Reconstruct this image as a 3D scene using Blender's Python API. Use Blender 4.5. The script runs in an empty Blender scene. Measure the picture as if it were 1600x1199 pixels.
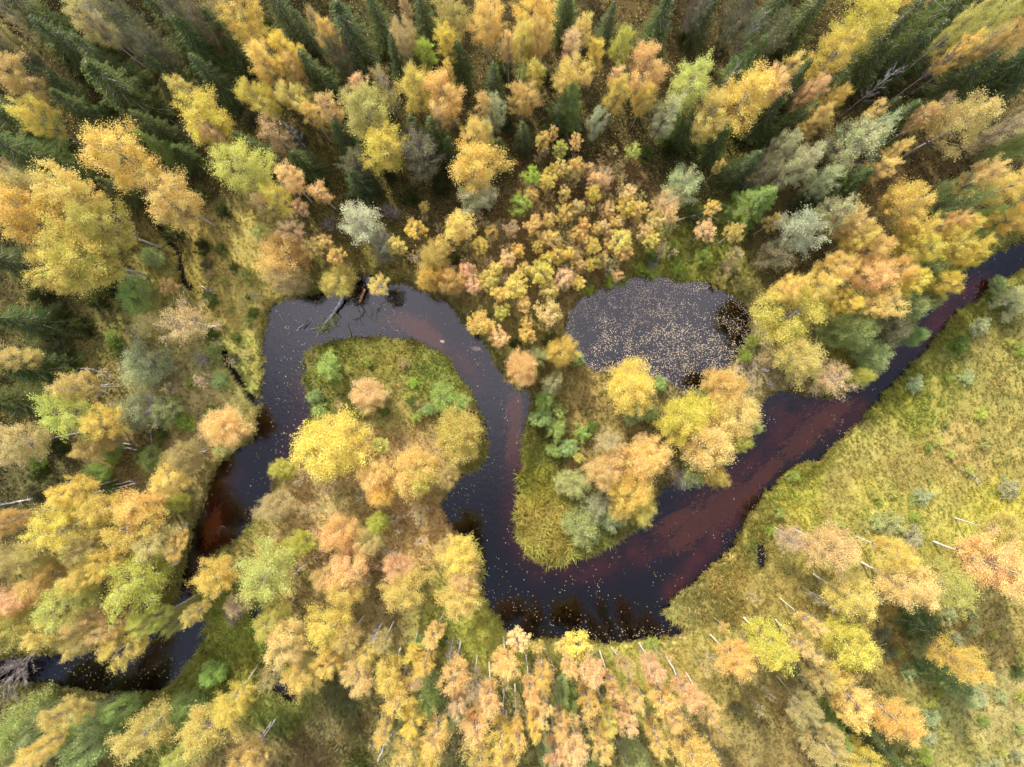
import bpy, math, random
import numpy as np
from mathutils import Vector, Matrix
random.seed(7)
RNG = np.random.default_rng(7)
sc = bpy.context.scene
COL = sc.collection
PI = math.pi

# ------------------------------------------------------------------ camera, sky, sun, exposure
CAM_H = 80.0
FPX = 1600 / 1.5                      # focal length in photo pixels
cam = bpy.data.objects.new('camera', bpy.data.cameras.new('camera'))
COL.objects.link(cam); sc.camera = cam
cam.location = (0, 0, CAM_H); cam.rotation_euler = (0, 0, 0)
cam.data.sensor_width = 36; cam.data.lens = 36 / 1.5
cam.data.clip_start = 0.5; cam.data.clip_end = 8000
cam.data.shift_x = 0.0; cam.data.shift_y = 0.0

SUN_EL = math.radians(41); SUN_AZ = math.radians(-26)     # azimuth from +Y (top of the photo), negative = to the left
SKY = 0.15; SUN = 3.1; EXPOSURE = 1.03
world = bpy.data.worlds.new('World'); sc.world = world; world.use_nodes = True
wn = world.node_tree.nodes; wl = world.node_tree.links; wn.clear()
wo = wn.new('ShaderNodeOutputWorld'); bg = wn.new('ShaderNodeBackground')
sk = wn.new('ShaderNodeTexSky'); sk.sky_type = 'NISHITA'; sk.sun_disc = False
sk.sun_elevation = SUN_EL; sk.sun_rotation = SUN_AZ; sk.dust_density = 2.0; sk.air_density = 1.0; sk.ozone_density = 1.0
# thin high cloud: desaturate and lift the blue with soft noise all over the dome
tc = wn.new('ShaderNodeTexCoord'); nz = wn.new('ShaderNodeTexNoise'); nz.inputs['Scale'].default_value = 2.2; nz.inputs['Detail'].default_value = 6
wl.new(tc.outputs['Generated'], nz.inputs['Vector'])
mr = wn.new('ShaderNodeMapRange'); mr.inputs['From Min'].default_value = 0.38; mr.inputs['From Max'].default_value = 0.68
mr.inputs['To Min'].default_value = 0.4; mr.inputs['To Max'].default_value = 0.85
wl.new(nz.outputs['Fac'], mr.inputs['Value'])
mixc = wn.new('ShaderNodeMix'); mixc.data_type = 'RGBA'
sx = wn.new('ShaderNodeSeparateXYZ'); wl.new(tc.outputs['Generated'], sx.inputs[0])      # the thin cloud is heavier on the sun's side of the dome
xx = wn.new('ShaderNodeMath'); xx.operation = 'MULTIPLY'; wl.new(sx.outputs['X'], xx.inputs[0]); wl.new(sx.outputs['X'], xx.inputs[1])
yy = wn.new('ShaderNodeMath'); yy.operation = 'SUBTRACT'; wl.new(sx.outputs['Y'], yy.inputs[0]); wl.new(xx.outputs[0], yy.inputs[1])
m3 = wn.new('ShaderNodeMapRange'); m3.interpolation_type = 'SMOOTHSTEP'; wl.new(yy.outputs[0], m3.inputs['Value'])
m3.inputs['From Min'].default_value = -0.20; m3.inputs['From Max'].default_value = 0.09; m3.inputs['To Min'].default_value = 0.16; m3.inputs['To Max'].default_value = 1.4
m4 = wn.new('ShaderNodeMath'); m4.operation = 'MULTIPLY'; m4.use_clamp = True; wl.new(mr.outputs['Result'], m4.inputs[0]); wl.new(m3.outputs['Result'], m4.inputs[1])
wl.new(m4.outputs[0], mixc.inputs['Factor']); wl.new(sk.outputs[0], mixc.inputs['A'])
mixc.inputs['B'].default_value = (11.6, 10.9, 12.4, 1)
wl.new(mixc.outputs['Result'], bg.inputs['Color']); bg.inputs['Strength'].default_value = SKY
wl.new(bg.outputs[0], wo.inputs[0])
sun = bpy.data.objects.new('sun', bpy.data.lights.new('sun', 'SUN')); COL.objects.link(sun)
sun.data.energy = SUN; sun.data.angle = math.radians(0.9); sun.data.color = (1.0, 0.93, 0.82)
sd = Vector((math.sin(SUN_AZ) * math.cos(SUN_EL), math.cos(SUN_AZ) * math.cos(SUN_EL), math.sin(SUN_EL)))
sun.rotation_euler = sd.to_track_quat('Z', 'Y').to_euler(); sun.location = sd * 200
vs = sc.view_settings; vs.view_transform = 'Standard'; vs.look = 'None'; vs.gamma = 1; vs.exposure = EXPOSURE; vs.use_curve_mapping = False
sc.render.engine = 'CYCLES'
sc.cycles.max_bounces = 8; sc.cycles.transparent_max_bounces = 8; sc.cycles.diffuse_bounces = 4

# ------------------------------------------------------------------ helpers
def P(px, py, z=0.0):                 # photo pixel + height -> point in the place
    return Vector(((px - 800) / FPX * (CAM_H - z), (599.5 - py) / FPX * (CAM_H - z), z))

def link(name, me, mat=None, parent=None):
    o = bpy.data.objects.new(name, me); COL.objects.link(o)
    if mat is not None and me is not None: me.materials.append(mat)
    if parent is not None: o.parent = parent
    return o

def np_mesh(name, V, F, n, tint=None, col=None, smooth=False):
    """V (k,3); F flat vertex index (m*n) for n-gons"""
    me = bpy.data.meshes.new(name)
    V = np.asarray(V, dtype=np.float32); F = np.asarray(F, dtype=np.int32).ravel()
    m = len(F) // n
    me.vertices.add(len(V)); me.vertices.foreach_set('co', V.ravel())
    me.loops.add(len(F)); me.loops.foreach_set('vertex_index', F)
    me.polygons.add(m); me.polygons.foreach_set('loop_start', np.arange(0, m * n, n, dtype=np.int32))
    me.polygons.foreach_set('loop_total', np.full(m, n, dtype=np.int32))
    if smooth: me.polygons.foreach_set('use_smooth', np.ones(m, dtype=bool))
    me.update(calc_edges=True)
    if tint is not None:
        a = me.attributes.new('tint', 'FLOAT', 'POINT'); a.data.foreach_set('value', np.asarray(tint, np.float32))
    if col is not None:
        a = me.attributes.new('col', 'FLOAT_COLOR', 'POINT')
        c = np.ones((len(V), 4), np.float32); c[:, :3] = col; a.data.foreach_set('color', c.ravel())
    return me

def unit(a): return a / np.maximum(np.linalg.norm(a, axis=-1, keepdims=True), 1e-9)

def leaf_quads(C, size, R, axis=None, flat=0.0, aspect=0.6, tint=None):
    """one rhombus per centre; axis = preferred long direction, flat = pull of the face normal to the vertical"""
    n = len(C)
    u = R.normal(size=(n, 3)) if axis is None else axis + R.normal(size=(n, 3)) * 0.35
    u = unit(u)
    w = R.normal(size=(n, 3)); w[:, 2] += flat * 3
    v = unit(np.cross(w, u))
    s = (size * R.uniform(0.6, 1.35, n))[:, None]
    V = np.empty((n, 4, 3)); V[:, 0] = C + u * s; V[:, 1] = C + v * s * aspect; V[:, 2] = C - u * s; V[:, 3] = C - v * s * aspect
    t = None if tint is None else np.repeat(tint, 4)
    return V.reshape(-1, 3), np.arange(n * 4), t

class Tubes:
    def __init__(s): s.V = []; s.F = []; s.n = 0
    def tube(s, pts, rads, k=5):
        pts = [Vector(p) for p in pts]; rings = []
        for i, p in enumerate(pts):
            d = (pts[min(i + 1, len(pts) - 1)] - pts[max(i - 1, 0)])
            if d.length < 1e-6: d = Vector((0, 0, 1))
            d.normalize(); a = d.orthogonal().normalized(); b = d.cross(a)
            for j in range(k):
                t = 2 * PI * j / k; q = p + (a * math.cos(t) + b * math.sin(t)) * rads[i]; s.V.append((q.x, q.y, q.z))
        for i in range(len(pts) - 1):
            for j in range(k):
                a0 = s.n + i * k + j; a1 = s.n + i * k + (j + 1) % k; s.F += [a0, a1, a1 + k, a0 + k]
        s.n = len(s.V)
    def twigs(s, A, B, w):               # slim flat twigs, fast
        A = np.asarray(A); B = np.asarray(B); n = len(A); d = unit(B - A)
        v = unit(np.cross(d, RNG.normal(size=(n, 3)))) * w
        W = np.empty((n, 4, 3)); W[:, 0] = A - v; W[:, 1] = A + v; W[:, 2] = B + v * .4; W[:, 3] = B - v * .4
        s.V += [tuple(q) for q in W.reshape(-1, 3)]; s.F += list(range(s.n, s.n + 4 * n)); s.n = len(s.V)
    def mesh(s, name): return np_mesh(name, s.V, s.F, 4, smooth=False)

def vnoise(x, y, scale, seed):        # smooth value noise, -1..1
    r = np.random.default_rng(seed); g = r.uniform(-1, 1, (64, 64))
    x = x / scale + 1000.37; y = y / scale + 1000.71
    xi = np.floor(x).astype(int); yi = np.floor(y).astype(int); fx = x - xi; fy = y - yi
    fx = fx * fx * (3 - 2 * fx); fy = fy * fy * (3 - 2 * fy)
    a = g[xi % 64, yi % 64]; b = g[(xi + 1) % 64, yi % 64]; c = g[xi % 64, (yi + 1) % 64]; d = g[(xi + 1) % 64, (yi + 1) % 64]
    return (a * (1 - fx) + b * fx) * (1 - fy) + (c * (1 - fx) + d * fx) * fy
def fbm(x, y, scale, seed, o=4):
    s = 0; a = 1; t = 0
    for i in range(o): s = s + a * vnoise(x, y, scale / 2 ** i, seed + i * 17); t += a; a *= .55
    return s / t

# ------------------------------------------------------------------ materials
def newmat(name):
    m = bpy.data.materials.new(name); m.use_nodes = True; nt = m.node_tree; nt.nodes.clear()
    return m, nt, nt.nodes.new('ShaderNodeOutputMaterial')
def leaf_mat(name, use='OBJ', transl=0.40, hue=0.013, val=0.38, rough=0.6, fixed=None):
    m, nt, out = newmat(name); N = nt.nodes; L = nt.links
    if use == 'OBJ': s = N.new('ShaderNodeObjectInfo'); c = s.outputs['Color']
    elif use == 'INST': s = N.new('ShaderNodeAttribute'); s.attribute_type = 'INSTANCER'; s.attribute_name = 'tcol'; c = s.outputs['Color']
    elif use == 'ATTR': s = N.new('ShaderNodeAttribute'); s.attribute_name = 'col'; c = s.outputs['Color']
    t = N.new('ShaderNodeAttribute'); t.attribute_name = 'tint'
    h = N.new('ShaderNodeHueSaturation'); L.new(c, h.inputs['Color'])
    m1 = N.new('ShaderNodeMath'); m1.operation = 'MULTIPLY_ADD'; m1.inputs[1].default_value = hue; m1.inputs[2].default_value = 0.5
    L.new(t.outputs['Fac'], m1.inputs[0]); L.new(m1.outputs[0], h.inputs['Hue'])
    tx = N.new('ShaderNodeTexCoord'); nn = N.new('ShaderNodeTexNoise'); nn.inputs['Scale'].default_value = 3.1; nn.inputs['Detail'].default_value = 2
    L.new(tx.outputs['Object'], nn.inputs['Vector'])
    m2 = N.new('ShaderNodeMath'); m2.operation = 'MULTIPLY_ADD'; m2.inputs[1].default_value = val; m2.inputs[2].default_value = 1.0 - val * .5
    L.new(nn.outputs['Fac'], m2.inputs[0]); L.new(m2.outputs[0], h.inputs['Value'])
    b = N.new('ShaderNodeBsdfPrincipled'); b.inputs['Roughness'].default_value = rough; b.inputs['Specular IOR Level'].default_value = 0.12
    L.new(h.outputs[0], b.inputs['Base Color'])
    tr = N.new('ShaderNodeBsdfTranslucent'); L.new(h.outputs[0], tr.inputs['Color'])
    mx = N.new('ShaderNodeMixShader'); mx.inputs[0].default_value = transl
    L.new(b.outputs[0], mx.inputs[1]); L.new(tr.outputs[0], mx.inputs[2]); L.new(mx.outputs[0], out.inputs[0])
    return m
def wood_mat(name, c1, c2, scale=6, stretch=(1, 1, 1), thr=(0.45, 0.6), rough=0.8):
    m, nt, out = newmat(name); N = nt.nodes; L = nt.links
    tx = N.new('ShaderNodeTexCoord'); mp = N.new('ShaderNodeMapping'); mp.inputs['Scale'].default_value = stretch
    nn = N.new('ShaderNodeTexNoise'); nn.inputs['Scale'].default_value = scale; nn.inputs['Detail'].default_value = 4
    L.new(tx.outputs['Object'], mp.inputs[0]); L.new(mp.outputs[0], nn.inputs['Vector'])
    r = N.new('ShaderNodeValToRGB'); r.color_ramp.elements[0].position = thr[0]; r.color_ramp.elements[1].position = thr[1]
    r.color_ramp.elements[0].color = (*c1, 1); r.color_ramp.elements[1].color = (*c2, 1)
    L.new(nn.outputs['Fac'], r.inputs[0]); b = N.new('ShaderNodeBsdfPrincipled'); b.inputs['Roughness'].default_value = rough
    L.new(r.outputs[0], b.inputs['Base Color'])
    bp = N.new('ShaderNodeBump'); bp.inputs['Strength'].default_value = .5; bp.inputs['Distance'].default_value = .03
    L.new(nn.outputs['Fac'], bp.inputs['Height']); L.new(bp.outputs[0], b.inputs['Normal'])
    L.new(b.outputs[0], out.inputs[0]); return m

M_LEAF = leaf_mat('autumn_leaf')
M_NEEDLE = leaf_mat('conifer_needle', transl=0.18, hue=0.03, val=0.6)
M_GRASS = leaf_mat('grass_blade', use='INST', transl=0.35, hue=0.02, val=0.5)
M_LITTER = leaf_mat('fallen_leaf', use='ATTR', transl=0.1, hue=0.02, val=0.3)
M_BIRCH = wood_mat('birch_bark', (0.09, 0.075, 0.06), (0.62, 0.57, 0.50), 5, (1, 1, 4), (0.36, 0.46))
M_TWIG = wood_mat('grey_twig', (0.20, 0.17, 0.155), (0.36, 0.31, 0.28), 3)
M_CBARK = wood_mat('conifer_bark', (0.10, 0.07, 0.05), (0.24, 0.19, 0.15), 5, (1, 1, .4))
M_CTWIG = wood_mat('conifer_branch', (0.24, 0.22, 0.19), (0.42, 0.39, 0.35), 4)
M_DEAD = wood_mat('weathered_wood', (0.30, 0.27, 0.25), (0.62, 0.58, 0.55), 4, (1, 1, .3))
M_WETWOOD = wood_mat('wet_wood', (0.02, 0.015, 0.01), (0.08, 0.06, 0.045), 4, (1, 1, .3))
M_STONE = wood_mat('pale_stone', (0.22, 0.18, 0.14), (0.42, 0.36, 0.29), 3)

# ------------------------------------------------------------------ river and pond outlines (photo pixels at ground level)
BANK_N = [(2100,150),(1900,225),(1760,290),(1680,335),(1600,372),(1548,398),(1496,424),(1450,478),(1418,524),(1378,562),(1338,600),(1300,622),(1240,612),(1200,616),(1178,635),(1170,680),(1140,718),(1120,742),(1070,752),(1035,760),(1022,798),(990,830),(950,852),(930,866),(880,880),(845,879),(822,862),(810,832),(812,780),(818,720),(820,680),(828,650),(828,612),(800,597),(778,577),(770,552),(748,527),(722,497),(690,467),(655,452),(628,440),(600,448),(588,436),(562,428),(545,452),(500,458),(460,463),(430,471),(415,490),(410,530),(408,570),(406,610),(403,650),(396,685),(370,702),(338,728),(322,765),(312,800),(300,830),(290,860),(283,900),(270,940),(252,962),(230,982),(190,1002),(130,1018),(60,1026),(-20,1030),(-200,1045),(-500,1060)]
BANK_S = [(-500,1110),(-200,1090),(0,1072),(70,1068),(130,1083),(190,1086),(250,1080),(285,1055),(310,1020),(328,975),(322,950),(302,930),(318,900),(328,878),(342,860),(375,843),(388,820),(410,790),(430,755),(445,735),(452,712),(466,680),(483,652),(485,635),(478,610),(475,590),(473,565),(478,552),(505,537),(545,528),(600,526),(640,531),(680,546),(705,566),(722,592),(740,625),(752,650),(763,690),(755,718),(725,740),(700,768),(690,790),(697,815),(715,835),(745,852),(752,880),(753,910),(757,935),(770,958),(790,985),(840,1003),(870,1000),(900,1003),(950,1008),(1000,1000),(1050,998),(1068,990),(1060,975),(1040,960),(1060,935),(1100,900),(1145,860),(1160,830),(1180,800),(1200,770),(1240,735),(1290,715),(1340,665),(1380,625),(1430,565),(1470,520),(1530,465),(1580,435),(1650,395),(1760,345),(1900,285),(2100,205)]
RIVER = [P(*q)[:2] for q in BANK_N + BANK_S]
POND = [P(*q)[:2] for q in [(892,492),(915,466),(955,445),(1005,436),(1060,443),(1100,443),(1125,455),(1155,468),(1172,492),(1172,525),(1156,552),(1130,580),(1095,602),(1065,610),(1045,592),(1000,578),(930,577),(903,556),(888,525)]]
POOLS = [[P(*q)[:2] for q in [(412,1035),(425,1028),(440,1040),(446,1062),(470,1088),(462,1098),(436,1092),(418,1072),(410,1052)]],
         [P(*q)[:2] for q in [(1182,848),(1194,846),(1200,862),(1196,888),(1186,892),(1181,872)]],
         [P(*q)[:2] for q in [(392,940),(404,938),(410,962),(400,975),(390,962)]]]
DITCH = [[P(*q)[:2] for q in [(240,345),(258,368),(276,392),(281,420),(285,440),(296,452)]],
         [P(*q)[:2] for q in [(346,548),(356,570),(368,588),(384,612),(398,630)]]]

def seg_dist(x, y, pts, closed=True):
    d = np.full(x.shape, 1e9); n = len(pts)
    for i in range(n if closed else n - 1):
        ax, ay = pts[i]; bx, by = pts[(i + 1) % n]; vx, vy = bx - ax, by - ay; L = vx * vx + vy * vy + 1e-12
        t = np.clip(((x - ax) * vx + (y - ay) * vy) / L, 0, 1)
        d = np.minimum(d, (x - ax - t * vx) ** 2 + (y - ay - t * vy) ** 2)
    return np.sqrt(d)
def inside(x, y, pts):
    c = np.zeros(x.shape, bool); n = len(pts)
    for i in range(n):
        ax, ay = pts[i]; bx, by = pts[(i + 1) % n]
        if ay == by: continue
        k = ((ay > y) != (by > y)) & (x < (bx - ax) * (y - ay) / (by - ay) + ax); c ^= k
    return c
def sdist(x, y, pts):
    d = seg_dist(x, y, pts); return np.where(inside(x, y, pts), -d, d)
def water_sd(x, y):                   # signed distance to open water, ragged edges, plus the river and pond ones
    rag = fbm(x, y, 1.6, 5, 3) * 0.28
    r = sdist(x, y, RIVER) + rag; p = sdist(x, y, POND) + rag * 2.0
    o = np.full(x.shape, 1e9)
    for q in POOLS: o = np.minimum(o, sdist(x, y, q) + rag)
    return r, p, o
def ditch_d(x, y):
    d = np.full(x.shape, 1e9)
    for q in DITCH: d = np.minimum(d, seg_dist(x, y, q, False))
    return d + fbm(x, y, 1.2, 9, 2) * 0.12
WATER_Z = -0.38

# ------------------------------------------------------------------ ground colours by zone (albedo): px, py, rgb, grass height, grass density
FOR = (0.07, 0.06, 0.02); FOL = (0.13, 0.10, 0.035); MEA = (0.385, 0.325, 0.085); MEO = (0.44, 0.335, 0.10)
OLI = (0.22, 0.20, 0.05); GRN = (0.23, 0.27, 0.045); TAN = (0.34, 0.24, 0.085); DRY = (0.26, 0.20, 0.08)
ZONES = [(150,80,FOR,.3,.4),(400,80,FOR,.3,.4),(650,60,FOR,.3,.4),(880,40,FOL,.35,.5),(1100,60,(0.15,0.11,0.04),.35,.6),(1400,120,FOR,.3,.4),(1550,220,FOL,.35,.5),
 (60,250,FOR,.3,.4),(300,300,FOL,.35,.6),(560,300,(0.12,0.10,0.025),.35,.6),(700,320,FOL,.35,.5),(920,200,FOR,.3,.5),(950,300,(0.19,0.12,0.05),.35,.5),(1080,250,(0.09,0.09,0.025),.35,.6),
 (900,370,(0.25,0.17,0.06),.4,.6),(760,400,(0.25,0.18,0.06),.4,.6),(1080,400,(0.20,0.20,0.035),.5,.8),(1250,350,FOL,.4,.5),(1400,270,(0.16,0.11,0.04),.4,.6),(1160,560,(0.30,0.24,0.10),.45,.9),
 (360,380,(0.32,0.25,0.07),.45,1),(370,480,(0.33,0.27,0.07),.45,1),(385,570,(0.27,0.24,0.06),.5,1),(300,430,(0.20,0.17,0.04),.45,.8),(310,620,(0.27,0.21,0.08),.45,1),
 (80,440,(0.10,0.09,0.03),.35,.6),(150,500,(0.14,0.12,0.035),.4,.7),(60,560,FOR,.35,.6),(100,730,(0.10,0.09,0.035),.4,.8),(30,640,FOR,.35,.6),(200,720,(0.18,0.14,0.05),.4,.7),
 (520,560,(0.19,0.21,0.035),.6,1),(600,560,(0.25,0.235,0.045),.55,1),(690,590,(0.21,0.225,0.04),.55,1),(640,650,(0.23,0.20,0.055),.5,1),(650,690,(0.32,0.22,0.085),.45,.9),(480,610,(0.20,0.22,0.05),.6,1),
 (480,800,(0.38,0.28,0.11),.45,.9),(560,740,TAN,.45,.9),(660,840,(0.36,0.25,0.09),.45,.9),(480,900,(0.28,0.20,0.07),.5,.9),(600,960,(0.24,0.19,0.07),.45,.9),(740,980,(0.27,0.27,0.05),.5,1),(420,780,(0.28,0.26,0.06),.5,1),
 (840,740,(0.27,0.28,0.045),1.1,1.4),(850,840,(0.36,0.33,0.075),1.0,1.4),(850,680,(0.15,0.17,0.035),1.0,1.3),(900,640,(0.26,0.19,0.06),.5,.9),(900,700,(0.23,0.17,0.06),.5,.9),(960,650,(0.26,0.20,0.06),.5,.9),(1080,660,(0.20,0.16,0.06),.5,.9),
 (1300,760,MEA,.5,1),(1450,600,(0.38,0.34,0.07),.5,1),(1560,560,MEA,.45,1),(1500,720,MEO,.4,1),(1400,720,MEA,.45,1),(1590,700,MEA,.45,1),(1400,800,(0.40,0.35,0.09),.5,1),(1560,800,(0.42,0.37,0.07),.5,1),
 (1500,500,(0.26,0.29,0.05),.7,1.2),(1420,610,(0.32,0.33,0.05),.7,1.2),(1260,760,(0.33,0.32,0.06),.7,1.2),(1180,830,(0.30,0.27,0.07),.7,1.1),(1130,910,(0.40,0.34,0.11),.9,1.4),(1080,940,(0.37,0.32,0.12),.9,1.4),(1200,920,(0.28,0.23,0.07),.45,1),
 (1080,1000,(0.36,0.30,0.09),.5,1),(1160,1080,(0.30,0.24,0.08),.45,1),(1180,1170,(0.25,0.20,0.08),.45,1),(1400,1000,(0.26,0.21,0.065),.45,1),(1540,980,(0.27,0.21,0.07),.4,1),(1560,1100,(0.36,0.32,0.13),.4,1),(1480,1150,(0.29,0.27,0.09),.4,1),(1350,1180,(0.14,0.14,0.045),.4,.9),
 (1000,1020,(0.30,0.28,0.06),.5,1),(900,1100,(0.14,0.13,0.04),.45,.8),(700,1120,(0.15,0.13,0.04),.45,.8),(600,1100,(0.20,0.17,0.055),.5,.9),(540,1120,(0.22,0.19,0.07),1.1,1.5),(480,1150,(0.24,0.20,0.085),1.0,1.4),(430,1120,(0.24,0.25,0.06),.8,1.2),
 (360,990,(0.27,0.27,0.05),1.0,1.4),(340,1040,(0.20,0.23,0.045),.9,1.3),(260,1100,(0.17,0.19,0.04),.7,1.1),(100,1090,(0.12,0.11,0.04),.6,1),(60,950,(0.14,0.12,0.035),.4,.8),(150,880,(0.16,0.13,0.04),.4,.8),(400,1180,(0.22,0.17,0.06),.5,.9),(640,1180,(0.16,0.15,0.05),.5,.9)]
def _lift(z):
    x, y, c, h, d = z; k = 1.0
    if y > 700 and x > 1050: return (x, y, (c[0] * 1.35, c[1] * 1.32, c[2] * 1.15), h, d)
    elif y > 980: k = 1.5
    elif 280 < x < 420 and 350 < y < 660: k = 1.8
    elif x < 420 and y > 350: k = 1.5
    elif 420 < x < 780 and y > 640: k = 1.55
    elif 700 < x < 1200 and 340 < y < 1000: k = 1.25
    return (x, y, tuple(q * k for q in c), h, d)
ZONES = [_lift(z) if z[2] not in (MEA, MEO) else z for z in ZONES]
ZX = np.array([P(z[0], z[1])[0] for z in ZONES]); ZY = np.array([P(z[0], z[1])[1] for z in ZONES])
ZC = np.array([z[2] for z in ZONES]); ZH = np.array([z[3] for z in ZONES]); ZD = np.array([z[4] for z in ZONES])
def zone(x, y):
    out = np.zeros(x.shape + (5,))
    xw = x + fbm(x, y, 7, 31, 4) * 3.0; yw = y + fbm(x, y, 7, 77, 4) * 3.0
    for i in range(0, len(x), 40000):
        s = slice(i, i + 40000); d2 = (xw[s, None] - ZX) ** 2 + (yw[s, None] - ZY) ** 2
        w = 1 / (d2 + 1.5) ** 2.2; w /= w.sum(1, keepdims=True)
        out[s, :3] = w @ ZC; out[s, 3] = w @ ZH; out[s, 4] = w @ ZD
    return out

# ------------------------------------------------------------------ ground sheet
def axis_coords(lim, step, far):
    a = np.arange(-lim, lim + step * .5, step); k = [lim]; s = step
    while k[-1] < far: s *= 1.32; k.append(k[-1] + s)
    k = np.array(k[1:]); return np.concatenate([-k[::-1], a, k])
gx = axis_coords(66, 0.3, 3000); gy = axis_coords(52, 0.3, 3000)
GX, GY = np.meshgrid(gx, gy); fx_, fy_ = GX.ravel(), GY.ravel()
rs, ps, os_ = water_sd(fx_, fy_); ws = np.minimum(np.minimum(rs, ps), os_); dd = ditch_d(fx_, fy_)
def land_height(x, y, ws, ps, dd):
    b = fbm(x, y, 14, 3, 3) * 0.22 + fbm(x, y, 1.5, 4, 3) * 0.09
    z = b + 0.05
    k = np.clip(ws / 0.55, 0, 1); z = WATER_Z - 0.12 + (z - WATER_Z + 0.12) * (k * k * (3 - 2 * k)) ** .6
    pk = np.clip(ps / 2.2, 0, 1); z = np.where((ps > 0) & (ps < 2.2), np.minimum(z, WATER_Z - 0.1 + (b + 0.5) * pk ** .8), z)
    z = np.where(ws < 0, WATER_Z - 0.12 - np.clip(-ws, 0, 2.2) * 0.42 + b * .3, z)
    z = np.where((dd < 0.42) & (ws > 0), np.minimum(z, -0.75 + 0.3 * np.clip(dd, 0, .42)), z)
    return z
gz = land_height(fx_, fy_, ws, ps, dd)
far_fade = np.clip((np.maximum(np.abs(fx_) / 66, np.abs(fy_) / 52) - 1.15) / 1.0, 0, 1)
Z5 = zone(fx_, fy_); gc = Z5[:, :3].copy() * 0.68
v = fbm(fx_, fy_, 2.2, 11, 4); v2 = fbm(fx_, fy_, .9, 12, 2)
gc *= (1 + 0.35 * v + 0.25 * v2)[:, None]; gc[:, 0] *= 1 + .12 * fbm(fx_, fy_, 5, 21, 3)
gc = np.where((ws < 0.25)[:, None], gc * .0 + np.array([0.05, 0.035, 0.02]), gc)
# the bed: painted near-black for light lost with depth, plus bars of red-brown sand
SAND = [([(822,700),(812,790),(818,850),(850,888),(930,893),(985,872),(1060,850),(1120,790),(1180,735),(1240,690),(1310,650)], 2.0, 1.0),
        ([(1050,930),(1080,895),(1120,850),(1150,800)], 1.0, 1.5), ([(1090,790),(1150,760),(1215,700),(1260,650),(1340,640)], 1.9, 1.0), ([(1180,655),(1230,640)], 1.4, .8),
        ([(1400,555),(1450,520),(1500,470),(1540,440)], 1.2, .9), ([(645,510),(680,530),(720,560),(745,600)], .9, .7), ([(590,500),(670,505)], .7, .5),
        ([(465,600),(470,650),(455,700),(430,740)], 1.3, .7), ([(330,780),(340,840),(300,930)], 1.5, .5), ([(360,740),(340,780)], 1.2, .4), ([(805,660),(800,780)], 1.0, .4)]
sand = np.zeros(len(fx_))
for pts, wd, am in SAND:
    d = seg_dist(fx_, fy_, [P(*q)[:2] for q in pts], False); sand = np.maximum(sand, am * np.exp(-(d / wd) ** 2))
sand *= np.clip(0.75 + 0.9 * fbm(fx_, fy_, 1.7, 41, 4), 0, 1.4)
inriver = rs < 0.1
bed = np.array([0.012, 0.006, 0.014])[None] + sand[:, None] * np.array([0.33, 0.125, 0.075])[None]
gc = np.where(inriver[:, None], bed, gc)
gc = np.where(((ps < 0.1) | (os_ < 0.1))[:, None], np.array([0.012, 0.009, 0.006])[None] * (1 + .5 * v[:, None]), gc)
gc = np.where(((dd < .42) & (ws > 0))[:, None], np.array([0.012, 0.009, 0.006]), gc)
# bare clay patch by the pond and pale sandy lips of the bank
clay = np.exp(-(((fx_ - P(1170,580)[0]) ** 2 + (fy_ - P(1170,580)[1]) ** 2) / 2.2))
for q in [(478,553),(482,640),(690,533),(1060,985),(440,1115)]:
    p = P(*q); clay = np.maximum(clay, .9 * np.exp(-((fx_ - p[0]) ** 2 + (fy_ - p[1]) ** 2) / .8))
clay *= (ws > 0.0); gc = gc * (1 - .75 * clay[:, None]) + np.array([0.42, 0.30, 0.22]) * .75 * clay[:, None]
ny, nx = GX.shape; idx = np.arange(nx * ny).reshape(ny, nx)
F = np.stack([idx[:-1, :-1], idx[:-1, 1:], idx[1:, 1:], idx[1:, :-1]], -1).reshape(-1)
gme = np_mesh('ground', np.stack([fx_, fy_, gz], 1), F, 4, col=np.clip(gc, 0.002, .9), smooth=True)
mg, nt, out = newmat('soil_and_moss'); N = nt.nodes; L = nt.links
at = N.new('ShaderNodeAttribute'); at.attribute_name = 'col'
tx = N.new('ShaderNodeTexCoord'); n1 = N.new('ShaderNodeTexNoise'); n1.inputs['Scale'].default_value = 5; n1.inputs['Detail'].default_value = 8; n1.inputs['Roughness'].default_value = .75
L.new(tx.outputs['Object'], n1.inputs['Vector']); hs = N.new('ShaderNodeHueSaturation'); L.new(at.outputs['Color'], hs.inputs['Color'])
mm = N.new('ShaderNodeMapRange'); mm.inputs['From Min'].default_value = .3; mm.inputs['From Max'].default_value = .7; mm.inputs['To Min'].default_value = .45; mm.inputs['To Max'].default_value = 1.5
L.new(n1.outputs['Fac'], mm.inputs[0]); L.new(mm.outputs[0], hs.inputs['Value'])
b = N.new('ShaderNodeBsdfPrincipled'); b.inputs['Roughness'].default_value = .9; b.inputs['Specular IOR Level'].default_value = .1
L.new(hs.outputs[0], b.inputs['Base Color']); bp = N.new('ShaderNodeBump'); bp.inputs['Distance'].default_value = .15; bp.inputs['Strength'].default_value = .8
L.new(n1.outputs['Fac'], bp.inputs['Height']); L.new(bp.outputs[0], b.inputs['Normal']); L.new(b.outputs[0], out.inputs[0])
ground = link('ground', gme, mg); ground['kind'] = 'structure'

def ground_z(x, y):
    x = np.atleast_1d(np.asarray(x, float)); y = np.atleast_1d(np.asarray(y, float))
    a, b_, c = water_sd(x, y); w = np.minimum(np.minimum(a, b_), c); return land_height(x, y, w, b_, ditch_d(x, y))

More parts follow.
